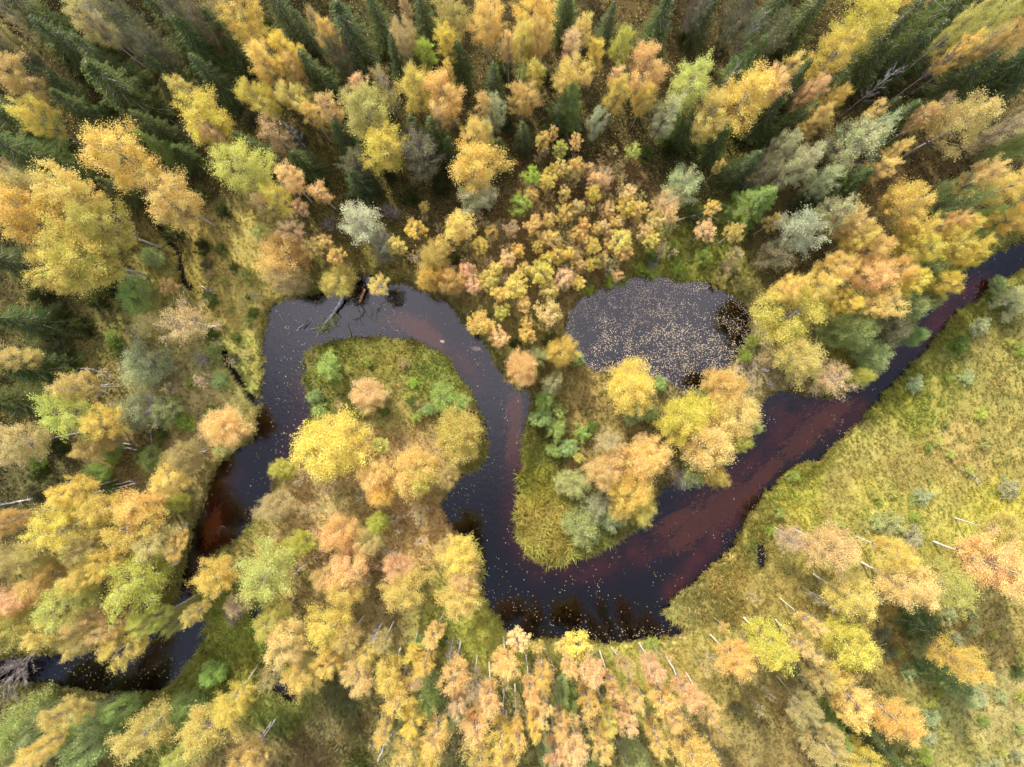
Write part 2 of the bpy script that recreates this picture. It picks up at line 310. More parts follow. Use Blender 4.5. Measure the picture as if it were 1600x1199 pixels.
# ------------------------------------------------------------------ water: tinted, mirror-like, with faint current ripples
mw, nt, out = newmat('peat_water'); N = nt.nodes; L = nt.links
tr = N.new('ShaderNodeBsdfTransparent'); tr.inputs['Color'].default_value = (0.55, 0.33, 0.27, 1)
gl = N.new('ShaderNodeBsdfGlossy'); gl.inputs['Roughness'].default_value = 0.045
fr = N.new('ShaderNodeFresnel'); fr.inputs['IOR'].default_value = 1.57
tx = N.new('ShaderNodeTexCoord'); n1 = N.new('ShaderNodeTexNoise'); n1.inputs['Scale'].default_value = 1.7; n1.inputs['Detail'].default_value = 6; n1.inputs['Distortion'].default_value = 1.2
L.new(tx.outputs['Object'], n1.inputs['Vector']); bp = N.new('ShaderNodeBump'); bp.inputs['Strength'].default_value = .3; bp.inputs['Distance'].default_value = .05
L.new(n1.outputs['Fac'], bp.inputs['Height']); L.new(bp.outputs[0], gl.inputs['Normal']); L.new(bp.outputs[0], fr.inputs['Normal'])
mx = N.new('ShaderNodeMixShader'); L.new(fr.outputs[0], mx.inputs[0]); L.new(tr.outputs[0], mx.inputs[1]); L.new(gl.outputs[0], mx.inputs[2]); L.new(mx.outputs[0], out.inputs[0])
cell = F.reshape(-1, 4)
def water_sheet(name, sdv, lim=0.75):
    keep = (sdv[cell] < lim).all(1); f = cell[keep]; u, inv = np.unique(f.ravel(), return_inverse=True)
    V = np.stack([fx_[u], fy_[u], np.full(len(u), WATER_Z)], 1)
    o = link(name, np_mesh(name, V, inv, 4, smooth=True), mw); o['kind'] = 'structure'; return o
water_sheet('river', rs); water_sheet('pond', ps); water_sheet('pool', os_, .5)

# ------------------------------------------------------------------ grass, reeds, litter: countless growth as geometry-nodes instances
def tuft(seed, blades, h, spread, w, arch):
    R = np.random.default_rng(seed); V = []; Fc = []; T = []
    for i in range(blades):
        a = R.uniform(0, 2 * PI); r0 = R.uniform(0, spread * .35); d = np.array([math.cos(a), math.sin(a), 0]); s = np.array([-d[1], d[0], 0]) * w
        hh = h * R.uniform(.6, 1.15); o = R.uniform(.5, 1.1) * arch
        p0 = np.array([r0 * math.cos(a * 3), r0 * math.sin(a * 3), -0.03]); p1 = p0 + d * o * .35 + [0, 0, hh * .75]; p2 = p0 + d * o + [0, 0, hh * R.uniform(.6, 1.0)]
        k = len(V); V += [p0 - s, p0 + s, p1 + s * .8, p1 - s * .8, p2 + s * .15, p2 - s * .15]; Fc += [k, k + 1, k + 2, k + 3, k + 3, k + 2, k + 4, k + 5]; T += [R.uniform(-1, 1)] * 6
    return np_mesh('tuft', np.array(V), Fc, 4, tint=T)
def herb(seed, n, r, h, size):
    R = np.random.default_rng(seed); C = unit(R.normal(size=(n, 3))) * np.array([r, r, h]) * R.uniform(.4, 1, n)[:, None]; C[:, 2] = np.abs(C[:, 2])
    V, Fc, T = leaf_quads(C, size, R, flat=1.2, tint=R.uniform(-1, 1, n)); return np_mesh('herb', V, Fc, 4, tint=T)

def scatter(name, label, cat, pts, rot, scl, col, proto, mat, kind='stuff'):
    """one object: points with rotation, size and colour carried to instances of one small mesh"""
    me = bpy.data.meshes.new(name); me.vertices.add(len(pts)); me.vertices.foreach_set('co', np.asarray(pts, np.float32).ravel())
    a = me.attributes.new('trot', 'FLOAT_VECTOR', 'POINT'); a.data.foreach_set('vector', np.asarray(rot, np.float32).ravel())
    a = me.attributes.new('tscl', 'FLOAT_VECTOR', 'POINT'); a.data.foreach_set('vector', np.asarray(scl, np.float32).ravel())
    c = np.ones((len(pts), 4), np.float32); c[:, :3] = col
    a = me.attributes.new('tcol', 'FLOAT_COLOR', 'POINT'); a.data.foreach_set('color', c.ravel())
    o = bpy.data.objects.new(name, me); COL.objects.link(o)
    if not proto.materials: proto.materials.append(mat)
    src = bpy.data.objects.new(name + '_source', proto)     # never linked to the scene: only instanced
    src.use_fake_user = True
    g = bpy.data.node_groups.new(name, 'GeometryNodeTree')
    g.interface.new_socket('Geometry', in_out='INPUT', socket_type='NodeSocketGeometry'); g.interface.new_socket('Geometry', in_out='OUTPUT', socket_type='NodeSocketGeometry')
    gi = g.nodes.new('NodeGroupInput'); go = g.nodes.new('NodeGroupOutput'); ip = g.nodes.new('GeometryNodeInstanceOnPoints'); oi = g.nodes.new('GeometryNodeObjectInfo')
    oi.inputs['Object'].default_value = src; oi.inputs['As Instance'].default_value = True
    def attr(n):
        q = g.nodes.new('GeometryNodeInputNamedAttribute'); q.data_type = 'FLOAT_VECTOR'; q.inputs['Name'].default_value = n; return q.outputs['Attribute']
    g.links.new(gi.outputs[0], ip.inputs['Points']); g.links.new(oi.outputs['Geometry'], ip.inputs['Instance'])
    er = g.nodes.new('FunctionNodeEulerToRotation'); g.links.new(attr('trot'), er.inputs[0])
    g.links.new(er.outputs[0], ip.inputs['Rotation']); g.links.new(attr('tscl'), ip.inputs['Scale']); g.links.new(ip.outputs[0], go.inputs[0])
    md = o.modifiers.new('scatter', 'NODES'); md.node_group = g
    o['kind'] = kind; o['label'] = label; o['category'] = cat
    return o

def sample_land(n, lim=(70, 55), margin=0.12, R=RNG):
    x = R.uniform(-lim[0], lim[0], n); y = R.uniform(-lim[1], lim[1], n)
    a, b_, c = water_sd(x, y); w = np.minimum(np.minimum(a, b_), c); d = ditch_d(x, y); k = (w > margin) & (d > .36)
    x, y, w, b_, d = x[k], y[k], w[k], b_[k], d[k]
    return x, y, land_height(x, y, w, b_, d), w, a[k], b_

gx_, gy_, gz_, gw, gr, gp = sample_land(250000)
z5 = zone(gx_, gy_); keep = RNG.uniform(0, 1.4, len(gx_)) < z5[:, 4] * (0.75 + .5 * vnoise(gx_, gy_, 1.1, 50)); 
gx_, gy_, gz_, gw, gr, gp, z5 = [q[keep] for q in (gx_, gy_, gz_, gw, gr, gp, z5)]
gcol = .86 * z5[:, :3] * (1 + np.where(z5[:, 0] > .36, .20, .30) * fbm(gx_, gy_, 2.6, 61, 4) + np.where(z5[:, 0] > .36, .12, .28) * fbm(gx_ * .8 + gy_ * .35, gy_ * 1.3, .9, 63, 3) + RNG.normal(0, .11, len(gx_)))[:, None]
hue = fbm(gx_, gy_, 6.0, 62, 4) * .26 + fbm(gx_, gy_, 1.5, 65, 2) * .10 + RNG.normal(0, .05, len(gx_)); gcol[:, 0] *= 1 + hue; gcol[:, 1] *= 1 - hue * .25
rim = np.exp(-np.clip(gr, 0, 9) / .9)                    # greener, longer growth along the river's lip
gcol = gcol * (1 - .35 * rim[:, None]) + np.array([0.28, 0.27, 0.055]) * .35 * rim[:, None]
gh = z5[:, 3] * (1 + .35 * rim); gcol = np.clip(gcol, .01, .8)
which = RNG.uniform(0, 1, len(gx_)); tall = gh > .72
kinds = [('meadow_grass', 'short olive and straw coloured grass covering the meadow and forest floor', (~tall) & (which < .42), tuft(1, 12, .42, .3, .022, .30), 1.0),
         ('ground_herbs', 'low leafy herbs and moss mottling the meadow and forest floor', (~tall) & (which >= .42), herb(2, 26, .26, .22, .062), 1.0),
         ('bank_sedge', 'long arching sedge and reed along the river banks', tall, tuft(3, 13, .8, .35, .028, .75), 1.25)]
for nm, lb, msk, pr, k in kinds:
    i = np.where(msk)[0]; n = len(i); sc_ = (.55 + gh[i] * .9) * RNG.uniform(.7, 1.3, n) * k * (.85 if nm != 'bank_sedge' else .62)
    # sedge lies over in swept patches
    ang = fbm(gx_[i], gy_[i], 5, 90, 2) * 5; lean = RNG.uniform(.0, .25, n) if nm != 'bank_sedge' else RNG.uniform(.4, .9, n)
    rot = np.stack([lean * np.cos(ang), lean * np.sin(ang), RNG.uniform(0, 6.28, n) if nm != 'bank_sedge' else ang * 0 + RNG.normal(0, .8, n)], 1)
    scatter(nm, lb, 'grass' if 'herb' not in nm else 'herbs', np.stack([gx_[i], gy_[i], gz_[i] - .02], 1), rot, np.repeat(sc_[:, None], 3, 1), gcol[i], pr, M_GRASS)

# ragged fringe of sedge hanging over the water's edge
ex, ey, ez, ew, er, ep = sample_land(700000, (66, 50), -.12); k = (ew < .42) & (ep > .3) & (RNG.uniform(0, 1, len(ex)) < .45 + .9 * fbm(ex, ey, 1.4, 95, 3)); ex, ey, ez = ex[k], ey[k], np.maximum(ez[k], WATER_Z + .02)
z5 = zone(ex, ey); n = len(ex); mixv = RNG.uniform(0, 1, (n, 1)); ec = z5[:, :3] * (1 - .5 * mixv) + np.array([.30, .27, .07]) * .5 * mixv; ec *= RNG.uniform(.55, 1.15, (n, 1))
scatter('edge_sedge', 'ragged fringe of sedge and straw hanging over the edge of the river', 'sedge', np.stack([ex, ey, ez - .03], 1), np.stack([RNG.normal(0, .5, n), RNG.normal(0, .5, n), RNG.uniform(0, 6.28, n)], 1),
        np.repeat(RNG.uniform(.45, 1.05, (n, 1)), 3, 1), ec, tuft(8, 9, .5, .2, .022, .55), M_GRASS)

# fallen leaves on the ground
lx, ly, lz, lw, lr, lp = sample_land(330000, (64, 50), .05)
z5 = zone(lx, ly); dk = np.clip(1.45 - z5[:, :3].sum(1) * 1.5, .03, 1) * (.30 + .9 * np.clip(fbm(lx, ly, 3, 70, 3) + .35, 0, 1))
pp = P(540, 800); dk += .55 * np.exp(-((lx - pp.x) ** 2 / 110 + (ly - pp.y) ** 2 / 150)); pp = P(930, 350); dk += .35 * np.exp(-((lx - pp.x) ** 2 + (ly - pp.y) ** 2) / 90)
k = RNG.uniform(0, 1, len(lx)) < dk; lx, ly, lz = lx[k], ly[k], lz[k]; n = len(lx)
pal = np.array([[.58, .42, .07], [.56, .36, .10], [.56, .47, .16], [.32, .20, .09], [.50, .40, .07]])
lc = pal[RNG.integers(0, 5, n)] * RNG.uniform(.6, 1.1, n)[:, None]
V, Fc, T = leaf_quads(np.stack([lx, ly, lz + RNG.uniform(.03, .42, n)], 1), .049, RNG, flat=1.5, aspect=.8, tint=RNG.uniform(-1, 1, n))
o = link('leaf_litter', np_mesh('leaf_litter', V, Fc, 4, tint=T, col=np.repeat(lc, 4, 0)), M_LITTER); o['kind'] = 'stuff'; o['label'] = 'fallen yellow and orange leaves strewn over the forest floor'; o['category'] = 'leaves'

# leaves and pads floating on pond and river
def floating(name, label, x, y, size, cols, cat='leaves'):
    n = len(x); C = np.stack([x, y, np.full(n, WATER_Z + .012) + RNG.uniform(0, .01, n)], 1)
    a = RNG.uniform(0, 6.28, n); s = size * RNG.uniform(.5, 1.5, n); V = np.empty((n, 4, 3))
    for j in range(4):
        t = a + j * PI / 2; q = s * RNG.uniform(.6, 1.1, n); V[:, j] = C + np.stack([np.cos(t) * q, np.sin(t) * q, 0 * t], 1)
    c = np.array(cols)[RNG.integers(0, len(cols), n)] * RNG.uniform(.75, 1.1, n)[:, None]
    o = link(name, np_mesh(name, V.reshape(-1, 3), np.arange(4 * n), 4, tint=np.zeros(4 * n), col=np.repeat(c, 4, 0)), M_LITTER)
    o['kind'] = 'stuff'; o['label'] = label; o['category'] = cat
PALE = [[.62, .52, .36], [.66, .50, .30], [.55, .47, .38], [.60, .45, .20]]
n = 60000; p0, p1 = P(870, 425), P(1190, 620)
x = RNG.uniform(p0.x, p1.x, n); y = RNG.uniform(p1.y, p0.y, n); _, q, _ = water_sd(x, y)
clear = np.exp(-(((x - P(1110,478)[0]) / 3.6) ** 2 + ((y - P(1110,478)[1]) / 2.4) ** 2))
dn = np.clip(.46 + 1.15 * fbm(x, y, 1.0, 80, 4), 0.05, 1) * (1 - .93 * clear) * .40 + np.exp(-np.clip(-q, 0, 5) / .35) * .22 * (1 - clear)
k = (q < 0.35) & (RNG.uniform(0, 1, n) < dn)
floating('pond_leaves', 'pale floating leaves scattered thickly over the pond', x[k], y[k], .040, PALE)
n = 100000; x = RNG.uniform(-62, 62, n); y = RNG.uniform(-40, 20, n); q, _, o_ = water_sd(x, y)
dn = np.clip(fbm(x, y, 2.2, 85, 4) * 1.5 + .06, 0, 1) * .26 + .022
# leaves gather along the streaks the current leaves and under the overhanging trees
for pts, wd, am in [([(520,470),(440,520),(450,580),(440,640),(450,690),(420,760)], 1.1, .35), ([(430,470),(420,500)], 1.2, .35), ([(850,1000),(1060,990)], 1.2, .9), ([(760,930),(900,985)], 1.3, .5), ([(780,880),(900,910),(1000,860)], 1.4, .2),
                    ([(100,1050),(250,1060),(280,1040)], 1.3, .55), ([(735,760),(720,800)], .9, .35), ([(730,850),(745,870)], .8, .4), ([(1060,980),(1070,990)], 1.0, 1), ([(750,560),(760,610)], 1.0, .12), ([(385,800),(395,830)], .9, .3)]:
    d = seg_dist(x, y, [P(*s)[:2] for s in pts], False); dn = np.maximum(dn, am * np.exp(-(d / wd) ** 2) * np.clip(.5 + 1.2 * fbm(x, y, .8, 86, 3), 0, 1))
k = ((q < 0.0) & (RNG.uniform(0, 1, n) < dn)) | ((o_ < 0.1) & (RNG.uniform(0, 1, n) < .9))
floating('river_leaves', 'pale leaves drifting in streaks on the dark river', x[k], y[k], .042, PALE + [[.6, .4, .08]])

# underwater weed beds: long soft strands combed by the current, below the surface
wv = []; 
for (px, py, r, a, c) in [(650,512,1.6,-.5,0),(668,525,1.3,-.7,0),(1115,800,2.4,.8,0),(1135,795,2.0,.7,0),(1060,815,1.6,.5,0),(1290,655,1.6,.5,0),(1255,690,1.6,.6,0),(1310,640,1.0,.4,0),(330,825,1.1,1.2,0),(805,690,1.3,1.5,0),(805,640,1.2,1.5,0),(1200,740,1.3,.7,0),(1075,840,1.5,.7,0),(1170,770,1.2,.8,0)]:
    c0 = P(px, py)
    for i in range(int(110 * r)):
        aa = random.gauss(0, 1) * r * .8; bb = random.gauss(0, 1) * r * .35
        wv.append((c0.x + aa * math.cos(a) - bb * math.sin(a), c0.y + aa * math.sin(a) + bb * math.cos(a), a + random.gauss(0, .2)))
wv = np.array(wv); sdr, _, _ = water_sd(wv[:, 0], wv[:, 1]); wv = wv[sdr < -.5]
scatter('river_weed', 'brown-green water weed combed along the river bed under the surface', 'water weed', np.stack([wv[:, 0], wv[:, 1], np.full(len(wv), WATER_Z - .20)], 1),
        np.stack([wv[:, 0] * 0, wv[:, 0] * 0 + 0.0, wv[:, 2]], 1), np.stack([np.full(len(wv), 1.5), np.full(len(wv), .5), np.full(len(wv), .25)], 1), np.tile([.62, .46, .18], (len(wv), 1)), tuft(5, 9, .5, .4, .03, .8), M_GRASS)

# ------------------------------------------------------------------ tree prototypes (meshes only; every tree in the picture is its own objects)
def envelope(t, wide=.42):
    k = np.where(t > wide, (t - wide) / (1 - wide), (wide - t) / wide); return np.sqrt(np.maximum(0, 1 - k ** 2.2))

def broadleaf(seed, H, Rr, z0, nclump, per, leaf, wide=.42, stems=1, asc=.9, inner=.45, flatleaf=.5, twig=260, lobes=.2, trunk_r=None, elong=1.5, crook=.25, gap=0.0):
    """returns trunk, branch and crown meshes: ascending limbs that end in leafy sprays"""
    R = np.random.default_rng(seed); rd = random.Random(seed)
    T = Tubes(); Bn = Tubes(); tr_ = trunk_r or H * .0085
    spine = []
    for s in range(stems):
        a = 2 * PI * s / stems + rd.random(); lean = 0 if stems == 1 else Rr * .45
        pts = []; 
        for i in range(8):
            t = i / 7; pts.append(Vector((math.cos(a) * lean * t ** 1.3 + (rd.gauss(0, crook * .5) if 0 < i else 0) * t, math.sin(a) * lean * t ** 1.3 + (rd.gauss(0, crook * .5) if 0 < i else 0) * t, H * (.96 if stems == 1 else .8) * t - .15 * (i == 0))))
        T.tube(pts, [tr_ * (1.25 if i == 0 else 1) * (1 - .86 * i / 7) for i in range(8)], 6); spine.append(pts)
    ph = R.uniform(0, 6.28, 4)
    ga = R.uniform(0, 6.28, 5)
    cl = []; 
    while len(cl) < nclump:
        t = R.uniform(.02, .99); a = R.uniform(0, 2 * PI); rho = R.uniform(inner * (1 - t) ** .6 if stems < 4 else inner, 1.0) ** .8
        e = float(envelope(np.array(t), wide)); lob = 1 + lobes * (math.sin(2 * a + ph[0]) * .5 + math.sin(3 * a + ph[1] + t * 3) * .4 + math.sin(5 * a + ph[2] + 5 * t) * .35)
        if R.uniform() > .25 + .75 * e: continue
        if gap and min(abs((a - g + PI) % (2 * PI) - PI) for g in ga[:2]) < gap and rho > .5: continue
        r = Rr * .86 * e * rho * lob; cl.append((r * math.cos(a), r * math.sin(a), z0 + (H - z0) * t * .97, a, t, rho))
    cl = np.array(cl)
    axis = np.stack([np.cos(cl[:, 3]), np.sin(cl[:, 3]), np.full(len(cl), asc) + cl[:, 4] * .8], 1); axis = unit(axis)
    tintc = R.uniform(-1, 1, len(cl))
    Cs = []; Ts = []; Ax = []
    for i, c in enumerate(cl):
        m = int(per * R.uniform(.55, 1.4)); sg = Rr * R.uniform(.085, .15)
        nt_ = 7                                         # sprays within the clump
        dirs = unit(axis[i] + R.normal(size=(nt_, 3)) * .55); k = R.integers(0, nt_, m); s = R.uniform(-.7, 1.0, m) * sg * elong * 1.7
        q = c[:3] + dirs[k] * s[:, None] + R.normal(size=(m, 3)) * sg * .52
        Cs.append(q); Ts.append(np.clip(tintc[i] + R.normal(0, .45, m), -1.6, 1.6)); Ax.append(dirs[k])
    Cs = np.concatenate(Cs); Ts = np.concatenate(Ts); Ax = np.concatenate(Ax); Cs[:, 2] = np.maximum(Cs[:, 2], .1)
    V, Fc, Tt = leaf_quads(Cs, leaf, R, axis=Ax, flat=flatleaf, aspect=.62, tint=Ts)
    crown = np_mesh('crown', V, Fc, 4, tint=Tt)
    for i in sorted(range(len(cl)), key=lambda j: cl[j][4])[::max(1, len(cl) // 34)]:      # limbs
        c = Vector(cl[i][:3]); sp = spine[i % stems]; rr = math.hypot(c.x, c.y); zb = max(z0 * .75, c.z - rr * asc - .3 - .08 * H) if stems == 1 else c.z * .45
        f = min(max(zb / (H * (.96 if stems == 1 else .8)), 0), .97) * 7; j = int(f); a_ = sp[j].lerp(sp[min(j + 1, 7)], f - j)
        mid = a_.lerp(c, .5) + Vector((rd.gauss(0, .1), rd.gauss(0, .1), -rr * .08)); r0 = tr_ * .34 * (1.15 - cl[i][4] * .7)
        Bn.tube([a_, mid, c], [r0, r0 * .65, r0 * .25], 4)
    if twig:
        k = R.integers(0, len(Cs), twig); B_ = Cs[k]; A_ = B_ - Ax[k] * R.uniform(.35, 1.0, (twig, 1)) * Rr * .3 - np.array([0, 0, .15]) * Rr * R.uniform(0, 1, (twig, 1)); A_[:, :2] *= .86
        Bn.twigs(A_, B_, .014)
    return T.mesh('trunk'), Bn.mesh('branches'), crown

def spruce(seed, H, Rr, droop=.32, dens=1.0):
    R = np.random.default_rng(seed); rd = random.Random(seed); T = Tubes(); Bn = Tubes()
    T.tube([(0, 0, -.15), (0, 0, H * .5), (rd.gauss(0, .05), 0, H * .99)], [H * .0105, H * .006, .015], 6)
    C = []; Ax = []; Ts = []; z = H * .10
    while z < H * .985:
        f = 1 - z / H; L = Rr * (f ** .72) * 1.02; nb = 7 if f > .25 else 6; a0 = rd.random() * 7
        for j in range(nb):
            a = a0 + 2 * PI * j / nb + rd.gauss(0, .16); l = L * rd.uniform(.55, 1.28); d = np.array([math.cos(a), math.sin(a), 0]); sd_ = np.array([-d[1], d[0], 0])
            up = .35 if f < .2 else 0
            def pos(s): return d * l * s + np.array([0, 0, z + l * (up * s - droop * s * (1.35 - .75 * s))])
            Bn.tube([pos(0) + np.array([0, 0, .04]), pos(.5) + np.array([0, 0, .05]), pos(.97)], [.045 * (.4 + f), .028, .006], 3)
            m = max(4, int(11 * l / Rr * dens + 2)); tn = rd.uniform(-1, 1)
            for s in np.linspace(.16, 1, m):
                p = pos(s); tw = (.42 * l * (1.06 - s) + .16) * rd.uniform(.8, 1.2)
                for sg in (-1, 1):
                    td = unit(d * .75 + sd_ * sg * 1.0 + np.array([0, 0, -.28])); q = max(2, int(tw / .17))
                    for e in range(q):
                        C.append(p + td * tw * (e + .5) / q); Ax.append(td); Ts.append(tn + (1.0 if e == q - 1 else 0) * .5)
                C.append(p); Ax.append(d + np.array([0, 0, -.1])); Ts.append(tn)
        z += H * .052 * rd.uniform(.75, 1.3) * (.55 + .6 * f)
    for i in range(5): C.append(np.array([0, 0, H * (.95 + i * .012)])); Ax.append(np.array([0, 0, 1.0])); Ts.append(.5)
    C = np.array(C); Ax = np.array(Ax); n = len(C); u = unit(Ax + R.normal(size=(n, 3)) * .16); w = R.normal(size=(n, 3)) * .5; w[:, 2] += 1.4; v = unit(np.cross(w, u))
    s = R.uniform(.10, .18, n)[:, None]; V = np.empty((n, 4, 3)); V[:, 0] = C - u * s; V[:, 1] = C + v * s * .36; V[:, 2] = C + u * s * 1.1; V[:, 3] = C - v * s * .36
    crown = np_mesh('crown', V.reshape(-1, 3), np.arange(4 * n), 4, tint=np.repeat(Ts, 4))
    return T.mesh('trunk'), Bn.mesh('branches'), crown

def bare(seed, H, Rr, n=26, twigs=700, stems=1, z0=.25, tr=.012):
    R = np.random.default_rng(seed); rd = random.Random(seed); T = Tubes(); Bn = Tubes(); E = []
    for s in range(stems):
        a = rd.random() * 7; ln = 0 if stems == 1 else Rr * .5; pts = [Vector((math.cos(a) * ln * t ** 1.2 + rd.gauss(0, .1) * t, math.sin(a) * ln * t ** 1.2 + rd.gauss(0, .1) * t, H * t - .1)) for t in [i / 6 for i in range(7)]]
        T.tube(pts, [H * tr * (1 - .85 * i / 6) for i in range(7)], 6)
        for i in range(n // stems + 1):
            t = rd.uniform(z0, .97); f = t * 6; j = int(f); p = pts[j].lerp(pts[min(6, j + 1)], f - j); b_ = rd.random() * 7; l = Rr * (1.15 - t * .75) * rd.uniform(.6, 1.1)
            d = Vector((math.cos(b_), math.sin(b_), rd.uniform(.2, .9))); q = p + d * l * .5; e = p + d * l + Vector((0, 0, l * .2)); Bn.tube([p, q, e], [H * .0035, H * .0022, .006], 4)
            E += [(p, e)] * 3
    k = [rd.choice(E) for _ in range(twigs)]; A = np.array([tuple(p.lerp(e, rd.uniform(.3, 1))) for p, e in k]); B = A + unit(np.array([tuple((e - p).normalized()) for p, e in k]) + R.normal(size=(twigs, 3)) * .6) * R.uniform(.25, .7, (twigs, 1)) * Rr * .4
    Bn.twigs(A, B, .012)
    return T.mesh('trunk'), Bn.mesh('branches')

PROTO = {}     # kind -> (H0, R0, crown-centre fraction, [mesh triples], trunk mat, branch mat, leaf mat)
def proto(kind, H, R0, cf, items, tm, bm, lm):
    for it in items:
        for me, m in zip(it, (tm, bm, lm)): me.materials.append(m)
    PROTO[kind] = (H, R0, cf, items)
proto('birch', 15, 2.6, .70, [broadleaf(100 + i, 15, 2.6, 6.0, 96, 290, .055, wide=.60, asc=1.0, lobes=.34, twig=260, gap=.22) for i in range(4)], M_BIRCH, M_TWIG, M_LEAF)
proto('slim', 15, 1.7, .72, [broadleaf(120 + i, 15, 1.7, 6.6, 62, 240, .050, wide=.58, asc=1.3, lobes=.3, twig=200, elong=2.0) for i in range(4)], M_BIRCH, M_TWIG, M_LEAF)
proto('dome', 9, 3.6, .62, [broadleaf(140 + i, 9, 3.6, 2.2, 150, 250, .062, wide=.42, asc=.7, lobes=.26, stems=2, twig=260, elong=1.2, trunk_r=.13) for i in range(4)], M_BIRCH, M_TWIG, M_LEAF)
proto('sparse', 13, 2.6, .66, [broadleaf(160 + i, 13, 2.6, 4.2, 80, 110, .052, wide=.42, asc=1.0, lobes=.35, twig=900, inner=.3) for i in range(4)], M_BIRCH, M_TWIG, M_LEAF)
proto('young', 7.5, 1.15, .70, [broadleaf(180 + i, 7.5, 1.15, 4.2, 60, 95, .045, wide=.5, asc=.8, lobes=.12, elong=.8, inner=.3, twig=90, trunk_r=.05) for i in range(5)], M_BIRCH, M_TWIG, M_LEAF)
proto('wisp', 7, .95, .62, [broadleaf(195 + i, 7, .95, 3.0, 30, 16, .046, wide=.5, asc=1.0, lobes=.25, elong=1.0, twig=170, trunk_r=.035, inner=.2) for i in range(4)], M_TWIG, M_TWIG, M_LEAF)
proto('spruce', 17, 2.9, .50, [spruce(200 + i, 17, 2.9) for i in range(4)], M_CBARK, M_CTWIG, M_NEEDLE)
proto('pine', 11, 2.4, .60, [broadleaf(220 + i, 11, 2.4, 3.0, 90, 220, .052, wide=.42, asc=.9, lobes=.3, twig=1100, inner=.3, elong=1.4) for i in range(4)], M_CBARK, M_CTWIG, M_NEEDLE)
proto('willow', 3.8, 2.3, .50, [broadleaf(240 + i, 3.8, 2.3, .25, 95, 200, .055, wide=.35, asc=.6, lobes=.32, stems=4, twig=420, inner=.35, trunk_r=.05) for i in range(5)], M_TWIG, M_TWIG, M_LEAF)
proto('bush', 1.7, 1.15, .50, [broadleaf(260 + i, 1.7, 1.15, .1, 46, 110, .046, wide=.35, asc=.7, lobes=.3, stems=3, twig=160, inner=.3, trunk_r=.025) for i in range(4)], M_TWIG, M_TWIG, M_LEAF)
DEADP = [bare(300 + i, 9, 2.0) for i in range(3)]; GREYB = [bare(310 + i, 3.2, 2.0, 40, 1500, 5, .1, .012) for i in range(3)]
for it in DEADP: it[0].materials.append(M_DEAD); it[1].materials.append(M_DEAD)
for it in GREYB: it[0].materials.append(M_TWIG); it[1].materials.append(M_TWIG)
PROTO['dead'] = (9, 2.0, .55, DEADP); PROTO['greybush'] = (3.2, 2.0, .5, GREYB)

CC = dict(Y=(0.745, 0.60, 0.15), B=(0.69, 0.59, 0.14), O=(0.78, 0.59, 0.185), P=(0.80, 0.585, 0.255), G=(0.57, 0.56, 0.14), L=(0.41, 0.50, 0.09), D=(0.58, 0.48, 0.18),
          g=(0.46, 0.57, 0.19), k=(0.52, 0.56, 0.24), d=(0.080, 0.102, 0.02), e=(0.18, 0.24, 0.045), s=(0.50, 0.51, 0.23), m=(0.20, 0.19, 0.085), x=(1, 1, 1))
CN = dict(Y='golden yellow', B='bright yellow', O='orange gold', P='peach orange', G='yellow green', L='lime green', D='brownish yellow', g='blue green', k='grey green',
          d='dark green', e='fresh green', s='pale grey green', m='dull olive', x='bare grey')
TREES = []
def T_(kind, txt):
    for ln in txt.replace('\n', ';').split(';'):
        q = ln.split()
        if not q: continue
        TREES.append((kind, float(q[0]), float(q[1]), float(q[2]), float(q[3]), q[4]))
